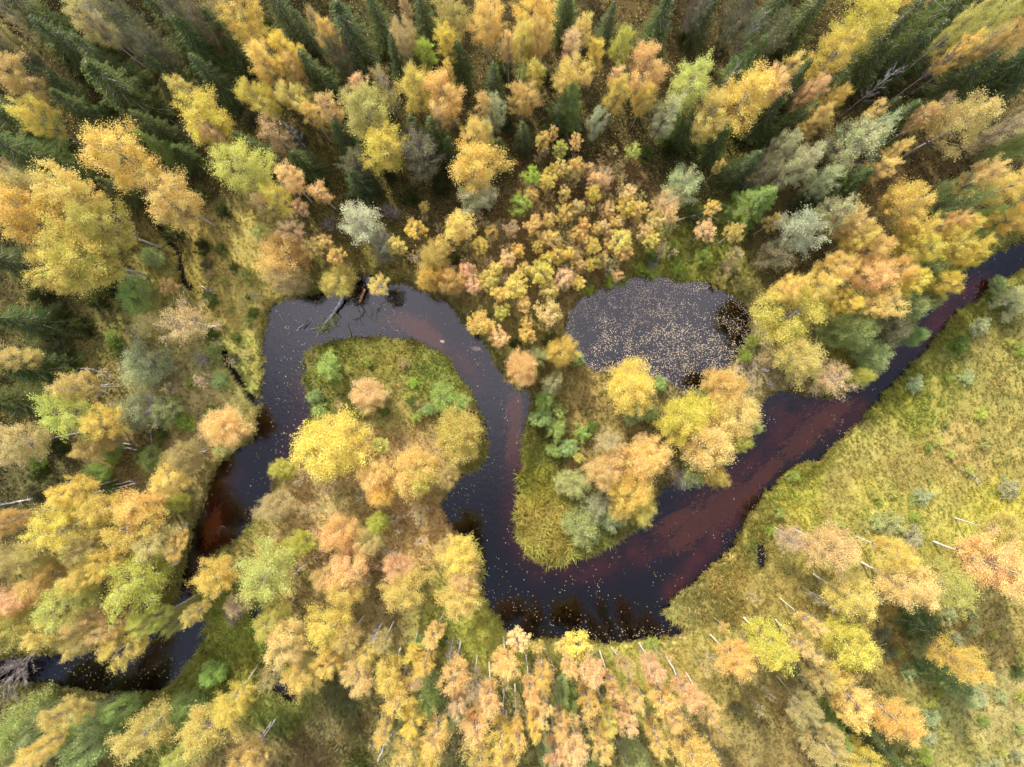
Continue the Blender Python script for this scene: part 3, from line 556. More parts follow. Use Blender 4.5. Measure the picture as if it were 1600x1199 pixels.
# photo x, y of the crown centre, crown half-width (photo px), height (m), colour
T_('birch', '''
150 40 28 15 D; 380 30 30 16 Y; 12 62 26 16 D; 28 120 36 17 O; 58 188 26 16 Y; 190 243 48 18 O; 325 192 40 15 B; 382 268 42 15 G; 102 305 44 17 Y; 38 340 48 18 O; 162 352 38 16 G; 130 402 52 17 B
45 300 34 16 D; 90 430 34 15 O; 272 318 42 14 O; 20 283 30 15 D; 455 83 25 14 Y; 416 100 30 15 O; 460 152 24 13 Y; 408 152 28 14 B; 508 62 20 14 O
705 28 26 15 D; 757 30 30 15 O; 650 140 32 14 B; 698 152 32 14 O; 578 178 42 15 G; 598 235 37 14 B; 745 212 25 14 Y; 745 260 44 13 O; 705 67 21 14 Y; 632 52 19 14 D
833 18 36 16 O; 812 66 22 15 Y; 842 60 20 15 O; 818 156 25 12 O; 897 118 31 15 Y; 975 72 21 13 G; 1008 106 36 14 O; 965 150 23 13 O; 1006 158 18 12 Y; 1080 133 36 14 G; 1112 185 33 13 Y; 1165 152 44 15 O
1350 42 42 17 B; 1300 86 34 16 Y; 1415 6 24 16 Y; 1205 140 26 14 P; 1268 142 20 14 P; 1274 186 22 13 O; 1302 158 16 13 Y; 1505 190 40 17 D; 1420 316 38 13 Y; 1500 44 20 20 G; 1562 24 24 20 G; 1572 66 24 19 O
1590 22 22 20 O; 1330 352 24 12 O; 1345 372 24 12 B; 1360 392 30 12 O; 1430 362 24 12 Y; 1430 388 26 12 B; 1476 352 20 12 P; 1500 362 22 12 Y; 1476 388 24 12 Y; 1512 396 20 11 Y; 1580 342 26 12 Y; 1576 290 28 14 O; 1530 282 22 14 P
140 415 46 16 B; 15 558 28 14 O; 112 606 28 12 O; 106 648 42 12 G; 168 662 32 11 Y; 28 688 36 14 D; 146 698 24 10 D
1237 492 54 10 B; 1300 415 27 12 O; 1284 448 27 12 O; 1248 560 38 10 D; 1360 430 30 12 O; 1412 436 22 12 Y; 1378 472 30 11 P; 1312 470 20 11 Y; 1502 402 22 10 Y; 1478 440 24 10 Y; 1395 425 20 12 O; 1230 455 24 12 Y
95 818 38 14 Y; 8 815 22 14 O; 208 818 42 12 Y; 240 848 32 12 D; 276 852 18 11 O; 140 852 28 13 D; 35 930 30 15 P; 130 902 24 14 O; 110 945 38 15 G; 45 968 34 14 G; 80 985 26 14 Y; 142 962 22 14 P; 214 914 50 13 G; 130 995 26 13 D; 203 1004 30 13 B; 236 968 20 12 G
262 750 28 9 Y; 110 768 30 12 O; 160 800 34 12 Y; 222 792 34 11 O; 60 870 30 14 D; 20 875 30 15 D; 10 960 28 15 Y; 175 880 26 13 Y; 5 985 24 14 G; 70 905 28 14 O; 175 978 24 13 D
340 905 34 10 O; 418 890 48 10 G; 225 1150 42 13 B; 330 1140 40 14 Y; 280 1188 26 14 G; 385 1188 26 13 O; 105 1112 26 13 O; 62 1172 28 14 O; 360 1095 26 13 Y
450 1003 34 11 O; 428 968 30 10 G; 515 980 36 11 Y; 555 1052 28 12 O; 520 1032 20 11 O; 476 1058 30 10 Y; 632 928 38 10 Y; 718 872 36 9 Y; 724 900 26 9 P; 716 934 34 10 B
1300 858 38 13 P; 1422 918 38 14 P; 1482 912 32 14 G; 1400 866 24 12 B; 1548 880 42 14 P; 1592 900 30 14 O; 1572 834 28 12 B; 1330 935 34 13 Y; 1320 1010 36 13 B; 1500 1028 32 13 Y; 1325 1082 28 13 O; 1402 1130 33 13 O; 1200 1003 36 11 B; 1143 1034 31 11 O
1275 1050 20 12 D; 1290 1160 28 13 D; 1262 1110 22 12 D; 1345 1190 26 13 Y
''')
T_('dome', '''
440 402 46 8 O; 452 436 30 7 D; 528 440 27 6 B; 515 698 60 9 Y; 715 678 45 8 B; 577 617 29 6 P; 585 745 30 7 P; 645 738 44 8 O; 655 752 32 8 B; 595 772 24 7 O; 690 742 24 7 D; 530 832 32 7 P; 545 886 36 8 P; 545 920 32 8 Y; 575 850 26 6 D
622 890 26 7 P; 983 603 41 9 Y; 1130 607 35 7 O; 1072 652 43 9 B; 1105 694 46 10 O; 1150 652 36 8 P; 1010 716 38 8 O; 946 735 32 8 P; 986 772 38 9 O; 1115 744 22 8 B; 1155 690 18 7 G; 968 800 20 7 O; 1002 798 26 8 Y
350 668 37 7 P; 286 716 28 7 D; 672 436 23 8 Y; 680 402 28 9 B; 702 440 22 8 O; 812 572 30 8 O; 878 549 27 7 Y; 440 735 20 4 G; 590 820 20 5 G; 1345 590 17 6 G; 430 792 28 5 D; 510 905 24 6 P; 470 850 24 6 G; 700 860 22 7 O
''')
T_('slim', '''
295 145 20 14 B; 335 215 13 14 P; 455 108 16 13 O; 637 14 10 13 D; 568 130 15 13 P; 700 115 11 13 O; 517 178 20 13 O; 488 182 16 12 O; 450 282 20 12 P; 438 308 21 12 Y; 500 303 17 9 P; 755 165 14 13 O; 795 80 13 14 O
910 49 15 14 O; 887 73 17 14 P; 932 88 16 13 Y; 962 126 13 13 P; 838 112 17 13 B; 1230 112 16 14 O; 1435 180 15 14 O; 1360 178 12 14 P; 1405 230 13 13 O; 1375 265 17 12 O; 1490 84 15 18 Y; 1530 70 14 18 D
664 82 17 12 L; 718 353 25 10 Y; 412 318 14 10 P; 850 1052 17 13 O; 885 1042 15 12 O; 925 1052 20 13 P; 925 1096 18 14 O; 838 1126 14 15 Y; 805 1142 14 15 Y; 896 1150 26 15 P; 948 1156 20 15 O; 945 1120 14 14 Y; 975 1042 16 12 D; 955 1072 14 13 P
975 1118 19 14 P; 995 1087 14 13 O; 1018 1042 20 12 P; 1035 1087 22 13 O; 1073 1082 22 13 P; 1105 1106 18 12 O; 1028 1150 17 15 O; 1077 1165 30 15 Y; 1100 1190 20 15 O; 785 1040 23 11 P; 760 1092 20 13 P; 785 1150 22 15 Y; 742 1132 25 13 O; 745 1180 28 14 Y
710 1052 24 12 P; 683 992 18 10 P; 665 1035 16 11 O; 606 1062 26 12 O; 616 1088 24 13 Y; 640 1112 18 13 Y; 600 1140 14 14 O; 635 1162 20 14 Y; 682 1150 24 14 O; 790 1190 20 15 O; 870 1180 18 15 P; 850 1100 16 14 P; 825 1080 16 13 O; 1270 976 13 12 O; 1260 1012 14 12 P; 1292 1050 15 12 Y
1320 1112 16 13 O; 545 1000 18 11 D; 600 1002 16 9 D; 640 1020 14 9 Y; 305 955 17 10 D; 575 1015 16 10 O; 880 1130 14 14 O; 715 1090 14 13 P; 1050 1120 16 14 P; 1120 1140 14 13 D; 660 1185 18 14 Y
''')
T_('sparse', '''
435 212 24 12 P; 690 192 17 12 P; 595 134 17 13 D; 290 503 36 10 P; 1300 592 34 6 P; 1040 320 24 8 P; 25 20 26 15 D; 233 507 23 8 Y; 950 690 26 7 D; 480 1020 24 9 G; 1560 205 24 14 D; 940 280 20 9 P; 1240 840 24 9 P; 550 160 16 12 D
340 20 22 15 x; 1590 180 20 15 D; 655 1055 16 12 P; 740 1070 18 12 D; 370 945 22 7 P; 1455 180 18 14 D; 500 40 14 14 D; 630 80 14 13 D; 420 1060 20 9 D; 900 400 18 6 P
'''.replace(' x;', ' D;'))
T_('young', '''
803 452 25 8 Y; 845 427 21 8 B; 880 437 17 7 P; 860 453 15 7 Y; 855 490 22 7 O; 825 502 11 6 Y; 825 523 14 6 O; 763 441 18 7 B; 785 487 14 6 B; 750 506 22 7 Y; 780 526 17 6 P; 593 446 18 7 O; 905 416 11 6 O; 925 414 12 6 Y; 965 432 10 5 P
845 222 14 9 O; 868 212 9 9 P; 900 226 11 9 P; 875 236 13 9 G; 870 266 13 9 O; 895 262 14 9 Y; 832 276 15 9 L; 857 288 15 9 Y; 930 284 16 8 P; 815 325 20 8 L; 830 306 13 8 O; 833 355 16 8 O; 885 335 15 8 O; 925 306 13 8 Y; 982 306 13 8 P; 980 326 18 8 Y; 998 330 13 8 O; 1020 346 16 8 O; 1043 340 14 8 P; 970 379 19 8 B; 930 384 14 8 Y; 865 371 13 7 O; 840 387 12 7 O; 895 367 13 7 Y; 940 356 11 7 P; 870 398 16 7 Y
1100 362 18 7 P; 1142 366 17 7 B; 1120 266 9 8 O; 663 323 9 5 Y; 650 360 17 7 O; 412 364 16 8 G; 455 361 22 8 P; 510 379 14 7 P; 490 391 17 7 O; 621 387 18 7 Y; 265 448 14 6 P; 810 390 13 7 O; 790 405 14 7 P; 775 420 13 7 Y; 820 420 13 7 Y; 900 440 12 6 O; 730 420 14 7 P; 740 445 14 7 P; 820 475 14 7 P; 780 460 14 7 O
810 1000 20 7 P; 843 1012 13 6 O; 903 1010 27 7 Y; 878 1012 14 6 O; 1130 980 9 5 O; 905 715 9 4 B; 595 697 15 4 G; 1110 330 12 7 Y; 860 345 12 7 P; 910 350 12 7 O; 950 330 13 7 P; 880 305 12 8 Y; 905 325 11 7 O; 960 350 13 7 O; 1005 365 13 7 P; 850 410 12 7 Y; 690 385 14 7 O; 470 330 14 8 P; 528 405 15 7 O; 1205 350 15 8 B; 770 360 13 7 O; 940 405 12 6 D; 985 240 13 8 G; 1150 400 13 6 D; 800 360 13 7 P; 750 385 13 7 Y
1195 560 12 5 D; 1160 600 12 5 D; 1000 690 15 5 P; 965 705 14 5 P; 570 905 14 6 D; 660 800 14 4 D
''')
T_('spruce', '''
195 150 44 18 d; 315 76 32 16 d; 55 245 46 18 d; 128 172 24 13 d; 272 122 26 14 d; 548 55 34 17 d; 475 46 17 12 d; 496 118 25 14 d; 665 28 22 15 d; 948 42 18 12 d; 1030 42 26 15 d; 1165 262 24 13 d; 1180 318 30 14 e; 1560 116 42 17 d; 1465 32 42 18 d
1395 196 26 14 d; 1325 291 27 13 d; 50 580 38 14 d; 475 256 26 11 d; 825 92 14 13 e; 1352 105 28 14 d; 1235 130 22 14 d; 1200 190 22 13 d; 1170 95 24 14 e; 1455 985 26 11 d; 1478 1060 27 11 e; 1302 1140 26 12 e; 1290 300 22 12 d; 230 60 30 16 d; 60 30 32 17 d; 110 70 28 16 d; 20 180 30 16 d; 170 100 26 15 d; 260 20 28 17 d
590 30 24 16 d; 720 100 20 14 d; 650 210 22 12 d; 560 285 24 10 d; 770 130 20 14 d; 880 20 22 15 d; 1100 20 24 15 d; 1250 40 30 16 d; 1210 20 28 17 d; 1420 80 30 17 d; 1560 150 28 16 d; 340 130 24 15 d; 20 410 34 15 d; 30 500 32 14 d; 440 20 24 16 d; 870 185 16 12 d; 1075 200 20 12 d; 1120 225 22 12 d; 540 215 20 12 d
1370 1165 26 12 d; 1385 55 28 17 d; 400 230 20 13 d; 10 330 26 15 d; 1240 190 22 13 d; 620 100 18 14 d; 1500 130 30 16 d; 80 130 24 15 d; 15 630 30 13 d; 350 60 24 16 d; 130 15 28 17 d; 1590 90 26 16 d; 780 240 18 11 d; 700 235 18 11 d; 250 200 22 14 d; 820 210 16 11 d; 1340 1130 22 12 d
''')
T_('pine', '''
775 182 20 12 s; 745 306 34 9 s; 568 352 38 10 s; 600 385 26 8 m; 1066 292 33 8 s; 1040 182 26 12 s; 930 195 18 11 s; 1330 226 40 13 s; 1250 250 28 12 s; 1235 272 27 12 s; 1280 284 24 11 k; 1245 368 44 11 s; 1215 400 30 9 m; 1300 335 30 12 s; 1185 272 22 12 m; 655 242 36 11 m; 205 45 30 16 m; 245 85 24 15 m; 290 25 28 16 m
1200 60 30 15 m; 1160 20 28 16 m; 30 90 30 16 m; 320 45 24 15 m; 560 255 30 10 m; 765 215 16 12 k; 1220 230 20 12 s; 1360 215 24 13 s; 530 95 20 13 m; 1265 1062 26 10 m; 1245 1040 18 9 m
''')
T_('willow', '''
210 460 33 4.5 g; 240 402 18 4 g; 232 572 42 7 k; 215 642 36 6.5 s; 262 640 28 5 k; 515 575 25 3.2 g; 693 622 27 3.5 g; 716 634 22 3 g; 990 645 21 2.5 g; 895 755 30 3.5 s; 935 788 28 4 k; 908 822 34 4.5 s; 955 812 26 4 s; 1086 737 28 4.5 k; 1175 668 14 3 k; 842 560 19 5 k; 846 652 20 3.5 g; 868 672 20 3 g; 886 700 17 2.6 g; 865 705 14 2.2 g; 492 620 14 2 g; 862 600 20 4.5 k; 850 625 18 3.5 g
1496 312 36 10 g; 1538 348 26 8 g; 1330 518 34 7 g; 1362 556 30 5.5 k; 1388 515 30 6 s; 1415 482 30 7 k; 1425 525 18 5 g; 1440 430 28 8 g; 1300 520 26 6 g; 1345 590 16 3.5 k; 1580 470 32 3 k; 1448 468 18 6 k; 1575 232 26 10 g
160 1122 32 7 g; 142 1160 38 9 g; 290 1106 25 6 g; 335 1050 22 4 g; 40 1125 44 9 k; 20 1170 34 9 k; 670 1080 32 8 g; 697 1116 26 8 g; 655 1006 16 5 g; 615 1116 18 8 k; 885 1102 19 9 g; 880 1078 15 8 g; 990 1180 26 9 k; 920 1182 16 10 g; 850 1176 16 9 g; 282 966 16 6 G; 100 1150 24 8 k; 190 1105 22 7 g; 245 1125 20 5 g
152 740 20 5 g; 275 786 22 5 G; 235 716 20 4 g; 115 788 20 6 k; 1500 1085 20 5 k; 1440 1012 20 4 k; 130 1120 22 6 g; 75 1125 26 8 k; 175 705 16 4 g; 670 640 14 2 g; 640 1090 18 8 g; 1015 645 16 3 g
''')
T_('bush', '''
270 365 17 2.8 d; 316 386 14 2.5 d; 345 596 16 2 g; 335 550 15 2 g; 500 642 15 1.6 g; 910 678 16 1.8 g; 870 645 17 2.4 g; 925 668 14 1.6 e; 845 650 16 2.5 g; 890 700 15 1.6 g; 1440 775 18 1.4 s; 1540 690 14 1.3 G; 1575 760 20 1.6 s; 1430 600 16 1.6 k; 1395 820 20 1.5 s; 1425 840 20 1.6 s; 1370 815 16 1.4 s; 1215 800 14 1.4 L; 1205 828 10 1.4 L
130 510 20 2.5 d; 60 460 20 2.8 d; 180 540 16 2 e; 175 525 10 1.5 L; 690 290 18 3 d; 640 310 16 2.5 d; 580 300 18 3 m; 1085 335 18 2.4 e; 1050 390 16 2 L; 1100 400 16 1.6 L; 1060 415 16 1.4 L; 1020 425 14 1.4 L; 1140 420 18 1.8 D; 1160 445 16 1.8 D; 1125 440 14 1.4 D; 1165 555 14 1.6 L; 1178 535 14 1.8 L; 575 566 8 1.0 L; 650 650 12 1.4 L; 645 628 11 1.2 e; 600 640 12 1.2 e
770 640 0 0 x; 330 470 14 1.6 e; 385 430 14 1.4 G; 330 520 14 1.6 e; 395 490 12 1.2 e; 200 640 18 2 e; 300 600 12 1.8 L; 290 660 16 2.2 L; 175 715 14 2 L; 225 710 14 2 e; 350 700 16 2 g; 330 645 14 1.6 e; 1480 960 16 1.8 k; 1420 1050 16 1.6 k; 1520 1080 16 1.8 s; 1455 1120 16 1.6 k; 1590 1050 12 1.2 e; 1380 990 16 1.6 m; 1390 1020 14 1.4 m; 1150 1110 14 1.4 m
710 400 14 2.5 d; 640 400 14 2.2 d; 1000 420 12 1.4 L; 980 455 12 .9 L; 955 440 12 1.0 L; 920 452 12 1.2 L; 560 1190 20 2 d; 860 530 14 2 d; 900 560 14 2 g; 1030 600 14 1.8 g; 1100 615 14 2 g; 805 540 12 2 d; 1530 510 18 2 k; 1560 440 16 2 g; 1500 540 16 1.6 e; 1240 745 12 1 L; 690 1000 12 1.5 e; 1020 1010 14 1 L; 770 1080 12 2 e; 1465 690 12 1 G; 1510 590 13 1 s
150 470 18 2.5 d; 100 500 18 2.5 d; 60 740 18 2.4 d; 90 700 16 2.4 d; 50 770 16 2 m; 170 760 14 2 e; 250 680 14 1.8 e; 1200 270 0 0 x; 730 330 14 2.4 d; 610 270 16 2.8 d; 470 300 14 3 d; 380 340 0 0 x; 350 330 14 2.6 d; 1070 60 14 2 d; 1130 70 16 2.2 m; 1010 240 14 2.4 e; 1050 230 16 2.6 d; 1020 400 12 1.6 e
'''.replace('; ', '\n'))
TREES = [t for t in TREES if t[3] > 0]
T_('greybush', '610 336 18 4 x; 516 352 16 3.5 x; 30 1045 30 5 x; 1060 750 20 3.5 x; 370 960 16 2.5 x; 1020 415 10 1.2 x; 500 375 14 3 x; 1430 10 24 8 x; 540 100 20 9 x; 250 640 26 5 x; 310 215 14 6 x; 640 240 22 8 x; 1080 30 20 10 x; 320 560 14 3 x')
T_('dead', '''1040 30 16 14 x; 1365 140 14 14 x; 610 150 14 12 x; 1135 130 12 12 x; 705 1010 16 7 x; 1280 935 10 9 x; 590 985 12 8 x; 465 215 16 9 x; 180 60 14 14 x; 1575 195 16 12 x; 400 1170 14 9 x; 1350 920 10 8 x; 450 295 14 8 x; 1165 60 16 13 x''')
# wispy half-bare saplings: the photo's peach haze of young birches
rr_ = random.Random(5)
def fill(kind, n, poly, r, h, cols, minw=.8, sep=9):
    k = 0; tries = 0; mine = []
    xs, ys = [p[0] for p in poly], [p[1] for p in poly]
    while k < n and tries < n * 60:
        tries += 1; x = rr_.uniform(min(xs), max(xs)); y = rr_.uniform(min(ys), max(ys))
        if not inside(np.array([x]), np.array([y]), poly)[0]: continue
        p = P(x, y); a, b_, c = water_sd(np.array([p.x]), np.array([p.y]))
        if min(a[0], b_[0], c[0]) < minw: continue
        if any(abs(x - q[0]) + abs(y - q[1]) < sep for q in mine): continue
        mine.append((x, y)); TREES.append((kind, x, y, rr_.uniform(*r), rr_.uniform(*h), rr_.choice(cols))); k += 1
fill('wisp', 110, [(850,230),(960,240),(1050,310),(1050,400),(960,430),(880,470),(830,420),(800,300)], (8, 13), (4.5, 7), 'YODYG')
fill('young', 18, [(830,250),(960,260),(1040,330),(1030,390),(900,430),(800,400)], (10, 15), (6, 8), 'OYDP')
fill('wisp', 34, [(640,340),(800,340),(800,500),(740,460),(640,420)], (8, 13), (4, 6), 'PODD')
fill('wisp', 60, [(470,730),(680,790),(690,860),(500,950),(420,830)], (8, 14), (2.5, 4.5), 'PDD')
fill('wisp', 50, [(560,1040),(760,1010),(1150,1020),(1120,1190),(600,1190)], (9, 14), (7, 11), 'PODY')
fill('wisp', 22, [(210,430),(400,450),(400,680),(300,700),(200,740),(150,600)], (9, 15), (3, 5), 'PDG')
fill('wisp', 22, [(60,850),(260,840),(180,1000),(20,1000)], (10, 15), (9, 12), 'DOY')
fill('wisp', 14, [(1180,900),(1300,900),(1330,1150),(1160,1100)], (10, 15), (4, 8), 'PDY')
fill('bush', 16, [(1230,740),(1600,480),(1600,830),(1250,830)], (7, 13), (.7, 1.2), 'GGL', sep=22)
fill('bush', 30, [(1380,960),(1600,930),(1600,1199),(1420,1199)], (8, 14), (.8, 1.5), 'kGGsL', sep=22)
fill('bush', 16, [(480,535),(700,560),(740,640),(640,680),(480,640)], (6, 11), (.6, 1.1), 'GLD', sep=18)
fill('bush', 14, [(300,380),(410,400),(400,620),(330,520)], (6, 12), (.6, 1.3), 'eGmD', sep=18)
fill('spruce', 16, [(0,0),(1600,0),(1600,180),(1150,230),(600,260),(300,260),(0,540)], (16, 26), (8, 14), 'ddde', sep=40)
fill('bush', 50, [(0,0),(1600,0),(1600,300),(1150,320),(600,330),(300,330),(200,440),(150,800),(0,800)], (12, 18), (1.6, 2.8), 'dddemm', sep=30)

KIND = {'birch': ('birch_tree', 'birch'), 'slim': ('birch_tree', 'slender birch'), 'dome': ('broadleaf_tree', 'broad rounded tree'), 'sparse': ('birch_tree', 'half bare birch'),
        'young': ('young_birch', 'young birch'), 'wisp': ('sapling', 'wispy sapling'), 'spruce': ('spruce_tree', 'spruce'), 'pine': ('pine_tree', 'pine'), 'willow': ('willow_shrub', 'willow'),
        'bush': ('bush', 'bush'), 'greybush': ('bare_shrub', 'leafless shrub'), 'dead': ('dead_tree', 'dead tree')}
CATS = {'birch_tree': 'tree', 'broadleaf_tree': 'tree', 'young_birch': 'tree', 'sapling': 'sapling', 'spruce_tree': 'tree', 'pine_tree': 'tree', 'willow_shrub': 'shrub', 'bush': 'bush', 'bare_shrub': 'shrub', 'dead_tree': 'tree'}
AREAS = [(70,60,'in the top left corner'),(230,60,'on the top edge, left side'),(400,60,'on the top edge, left of centre'),(560,60,'on the top edge, before the middle'),(720,50,'on the top edge at the middle'),(880,60,'on the top edge, past the middle'),
 (1060,60,'on the top edge, right of centre'),(1250,60,'on the top edge, right side'),(1420,60,'on the top edge near the right corner'),(1560,60,'in the top right corner'),
 (60,200,'on the left edge, high up'),(200,220,'in the upper left forest'),(350,210,'in the forest above the ditch'),(500,190,'in the forest above the dead grey pine'),(660,180,'in the upper middle forest'),(810,170,'in the forest well above the pond'),(990,150,'in the forest far above the pond'),
 (1150,180,'in the forest above the leaning log'),(1300,200,'in the upper right forest'),(1480,200,'in the right forest above the river mouth'),(60,350,'on the left edge above the clearing'),(200,370,'beside the leaning white trunks, left'),(310,370,'at the top of the ditch'),
 (450,300,'between ditch and grey pine'),(440,400,'on the bank above the upper left bend'),(590,350,'around the large grey pine'),(720,290,'beside the grey pine above the bend'),(860,270,'in the young birches, upper part'),(960,330,'in the young birches, right part'),
 (860,360,'in the young birches, middle part'),(1080,290,'around the fallen leaning log'),(1230,290,'among the grey green pines'),(1240,390,'on the slope right above the pond'),(1380,300,'in the forest right of the pines'),(1370,400,'in the bright belt above the river'),(1500,340,'by the river at the right edge'),
 (1070,400,'on the marsh above the pond'),(540,440,'on the river edge at the fallen tree'),(690,420,'above the top of the bend'),(820,430,'left of the pond, upper part'),(840,500,'between the pond and the river'),(760,500,'on the bank inside the upper bend'),
 (60,500,'in the dark clearing on the left edge'),(200,500,'in the clearing left of the ditch'),(320,480,'beside the leaning pale trunk'),(370,580,'on the left meadow beside the ditch'),(60,620,'on the left edge, half way down'),(220,610,'beside the grey green willows, left'),
 (150,700,'left of the dark river arm'),(300,700,'on the bank of the left river arm'),(510,590,'on the tip of the peninsula'),(600,620,'in the middle of the peninsula grass'),(700,650,'on the right shore of the peninsula'),(510,720,'on the left shore of the peninsula'),(630,750,'across the neck of the peninsula'),
 (480,830,'on the lower peninsula, left'),(570,860,'on the lower peninsula, centre'),(710,880,'on the lower peninsula, river side'),(870,590,'above the reed spit'),(980,620,'under the pond shore'),(900,680,'at the head of the reed spit'),(920,790,'on the tip of the reed spit'),(980,750,'on the point beside the reeds'),(1110,680,'on the point between pond and rapids'),
 (1180,560,'on the right shore of the pond'),(1240,500,'right of the pond'),(1300,600,'at the upper edge of the rapids'),(1360,520,'in the willows over the river'),(1450,470,'overhanging the straight river'),(1550,470,'on the meadow rim, right'),(1450,620,'on the open meadow, upper part'),(1520,740,'on the open meadow, right edge'),
 (1250,780,'on the meadow shore at the bend'),(1400,830,'on the meadow above the leaning birches'),(60,820,'on the left edge below the clearing'),(200,800,'left of the narrow river arm, upper'),(100,920,'in the lower left birch stand'),(220,930,'overhanging the lower river arm'),(60,1020,'by the river on the left edge'),
 (150,1100,'below the river in the lower left'),(50,1150,'in the bottom left corner'),(300,1080,'on the slope below the lower river arm'),(280,1170,'on the bottom edge, left side'),(370,940,'on the right bank of the narrow arm'),(470,1000,'by the leaf filled pool'),(560,1020,'below the peninsula trees'),
 (640,930,'in the centre of the lower peninsula'),(680,1010,'in the gap below the peninsula'),(600,1100,'on the bottom slope, left of centre'),(700,1120,'around the green willow near the bottom'),(800,1030,'on the bank under the big bend'),(780,1130,'on the bottom edge, centre left'),(900,1020,'on the shore under the big bend'),
 (880,1110,'in the bottom birch row, left half'),(960,1090,'in the bottom birch row, middle'),(1050,1080,'in the bottom birch row, right half'),(1000,1170,'on the bottom edge, centre'),(1130,1040,'at the right end of the birch row'),(1200,1000,'on the slope below the sedge corner'),(1290,880,'on the lower meadow, first cluster'),
 (1320,970,'in the leaning birch cluster'),(1280,1080,'in the mixed trees near the bottom'),(1360,1150,'on the bottom edge, right side'),(1440,900,'in the peach birch cluster'),(1550,880,'on the right edge below the meadow'),(1470,1030,'beside the lone lower spruces'),(1550,1100,'in the bottom right corner')]
def area(x, y): return min(AREAS, key=lambda a: (a[0] - x) ** 2 + (a[1] - y) ** 2)[2]

BASES = []
ORD = ['', 'second', 'third', 'fourth', 'fifth', 'sixth', 'seventh', 'eighth', 'ninth', 'tenth', 'eleventh', 'twelfth']
NUMW = ['', 'one', 'two', 'three', 'four', 'five', 'six', 'seven', 'eight', 'nine', 'ten', 'eleven', 'twelve', 'thirteen']
bucket = {}
for i, t in enumerate(TREES):
    kind, px, py, r, H, c = t
    a = area(px, py)
    if kind in ('dead', 'greybush'): desc = {'dead': 'dead grey tree', 'greybush': 'leafless grey shrub'}[kind]
    else: desc = CN[c] + ' ' + KIND[kind][1]
    bucket.setdefault((desc, a), []).append(i)
LAB = {}
for (desc, a), ids in bucket.items():
    ids.sort(key=lambda i: (TREES[i][1], TREES[i][2])); n = len(ids)
    for k, i in enumerate(ids):
        if n > 12:
            nr = math.ceil(n / 8); byy = sorted(ids, key=lambda q: TREES[q][2]); pos = byy.index(i) * nr // n
            row = sorted([q for j_, q in enumerate(byy) if j_ * nr // n == pos], key=lambda q: TREES[q][1]); w_ = ['leftmost'] + ORD[1:]
            LAB[i] = f'{desc} {w_[row.index(i)]} from left in {["top", "second", "third", "fourth"][pos]} row, {a}'.replace('leftmost from left', 'leftmost')
        elif n == 1: LAB[i] = f'{desc} {a}'
        elif n == 2: LAB[i] = f'{("left", "right")[k]} of two {desc}s {a}'
        else:
            w = 'leftmost' if k == 0 else 'rightmost' if k == n - 1 else 'middle' if (n == 3) else f'{ORD[k]} from left'
            LAB[i] = f'{w} of {NUMW[min(n, 13)]} {desc}s {a}'
        LAB[i] = LAB[i].replace('spruces', 'spruces').replace('bushs', 'bushes').replace('birchs', 'birches')
allr = np.array([[*P(t[1], t[2])[:2]] for t in TREES])
rt = random.Random(11)
for i, (kind, px, py, r, H, c) in enumerate(TREES):
    H0, R0, cf, items = PROTO[kind]
    if kind == 'spruce': H *= .82
    if kind in ('birch', 'slim') and py < 260: H *= .9
    if py > 820 and px > 1180 and kind in ('birch', 'slim'): r *= 1.12
    zc = cf * H; C_ = P(px, py, zc); bx, by = C_.x, C_.y
    # the foot stands on land: shift it off the water and let the trunk lean out as the crowns over the river do
    for _ in range(12):
        a, b_, w3 = water_sd(np.array([bx, bx + .2, bx]), np.array([by, by, by + .2])); m = np.minimum(np.minimum(a, b_), w3)
        if m[0] > .35: break
        g = np.array([m[1] - m[0], m[2] - m[0]]); g = g / (np.linalg.norm(g) + 1e-6); bx += g[0] * .45; by += g[1] * .45
    bz = float(ground_z(bx, by)[0]) - .05
    B = Vector((bx, by, bz)); ax = (Vector((C_.x, C_.y, zc)) - B); ax.x += rt.gauss(0, .02) * zc; ax.y += rt.gauss(0, .02) * zc
    rw = r / FPX * (CAM_H - zc) * {'spruce': 1.22, 'willow': .88, 'pine': .95, 'birch': .98, 'dome': 1.03, 'young': 1.12, 'slim': 1.02, 'sparse': 1.0}.get(kind, 1.0); s = rw / R0; sz = (H - bz * .5) / H0
    root = bpy.data.objects.new(KIND[kind][0], None); COL.objects.link(root); root.empty_display_size = .5
    root.location = B
    q = ax.to_track_quat('Z', 'Y') @ Matrix.Rotation(rt.uniform(0, 6.28), 3, 'Z').to_quaternion()
    root.rotation_mode = 'QUATERNION'; root.rotation_quaternion = q; root.scale = (s * rt.uniform(.93, 1.07), s * rt.uniform(.93, 1.07), sz)
    root['label'] = LAB[i]; root['category'] = CATS[KIND[kind][0]]
    root['group'] = {'tree': 'autumn trees', 'sapling': 'thin saplings', 'shrub': 'shrubs', 'bush': 'low bushes'}[root['category']]
    it = rt.choice(items); base = np.array(CC[c])
    jit = np.array([rt.uniform(.95, 1.05), rt.uniform(.94, 1.07), rt.uniform(.8, 1.25)]) * rt.uniform(.88, 1.06)
    cc = np.clip(base * jit, 0, .92)
    names = ['trunk', 'branches', 'crown']
    if kind == 'greybush': names = ['stem', 'twigs']
    for nm, me in zip(names, it):
        o = bpy.data.objects.new(nm, me); COL.objects.link(o); o.parent = root
        if nm == 'crown': o.color = (*cc, 1)
        if nm in ('branches', 'twigs'): o['kind'] = 'stuff'
    BASES.append((bx, by))

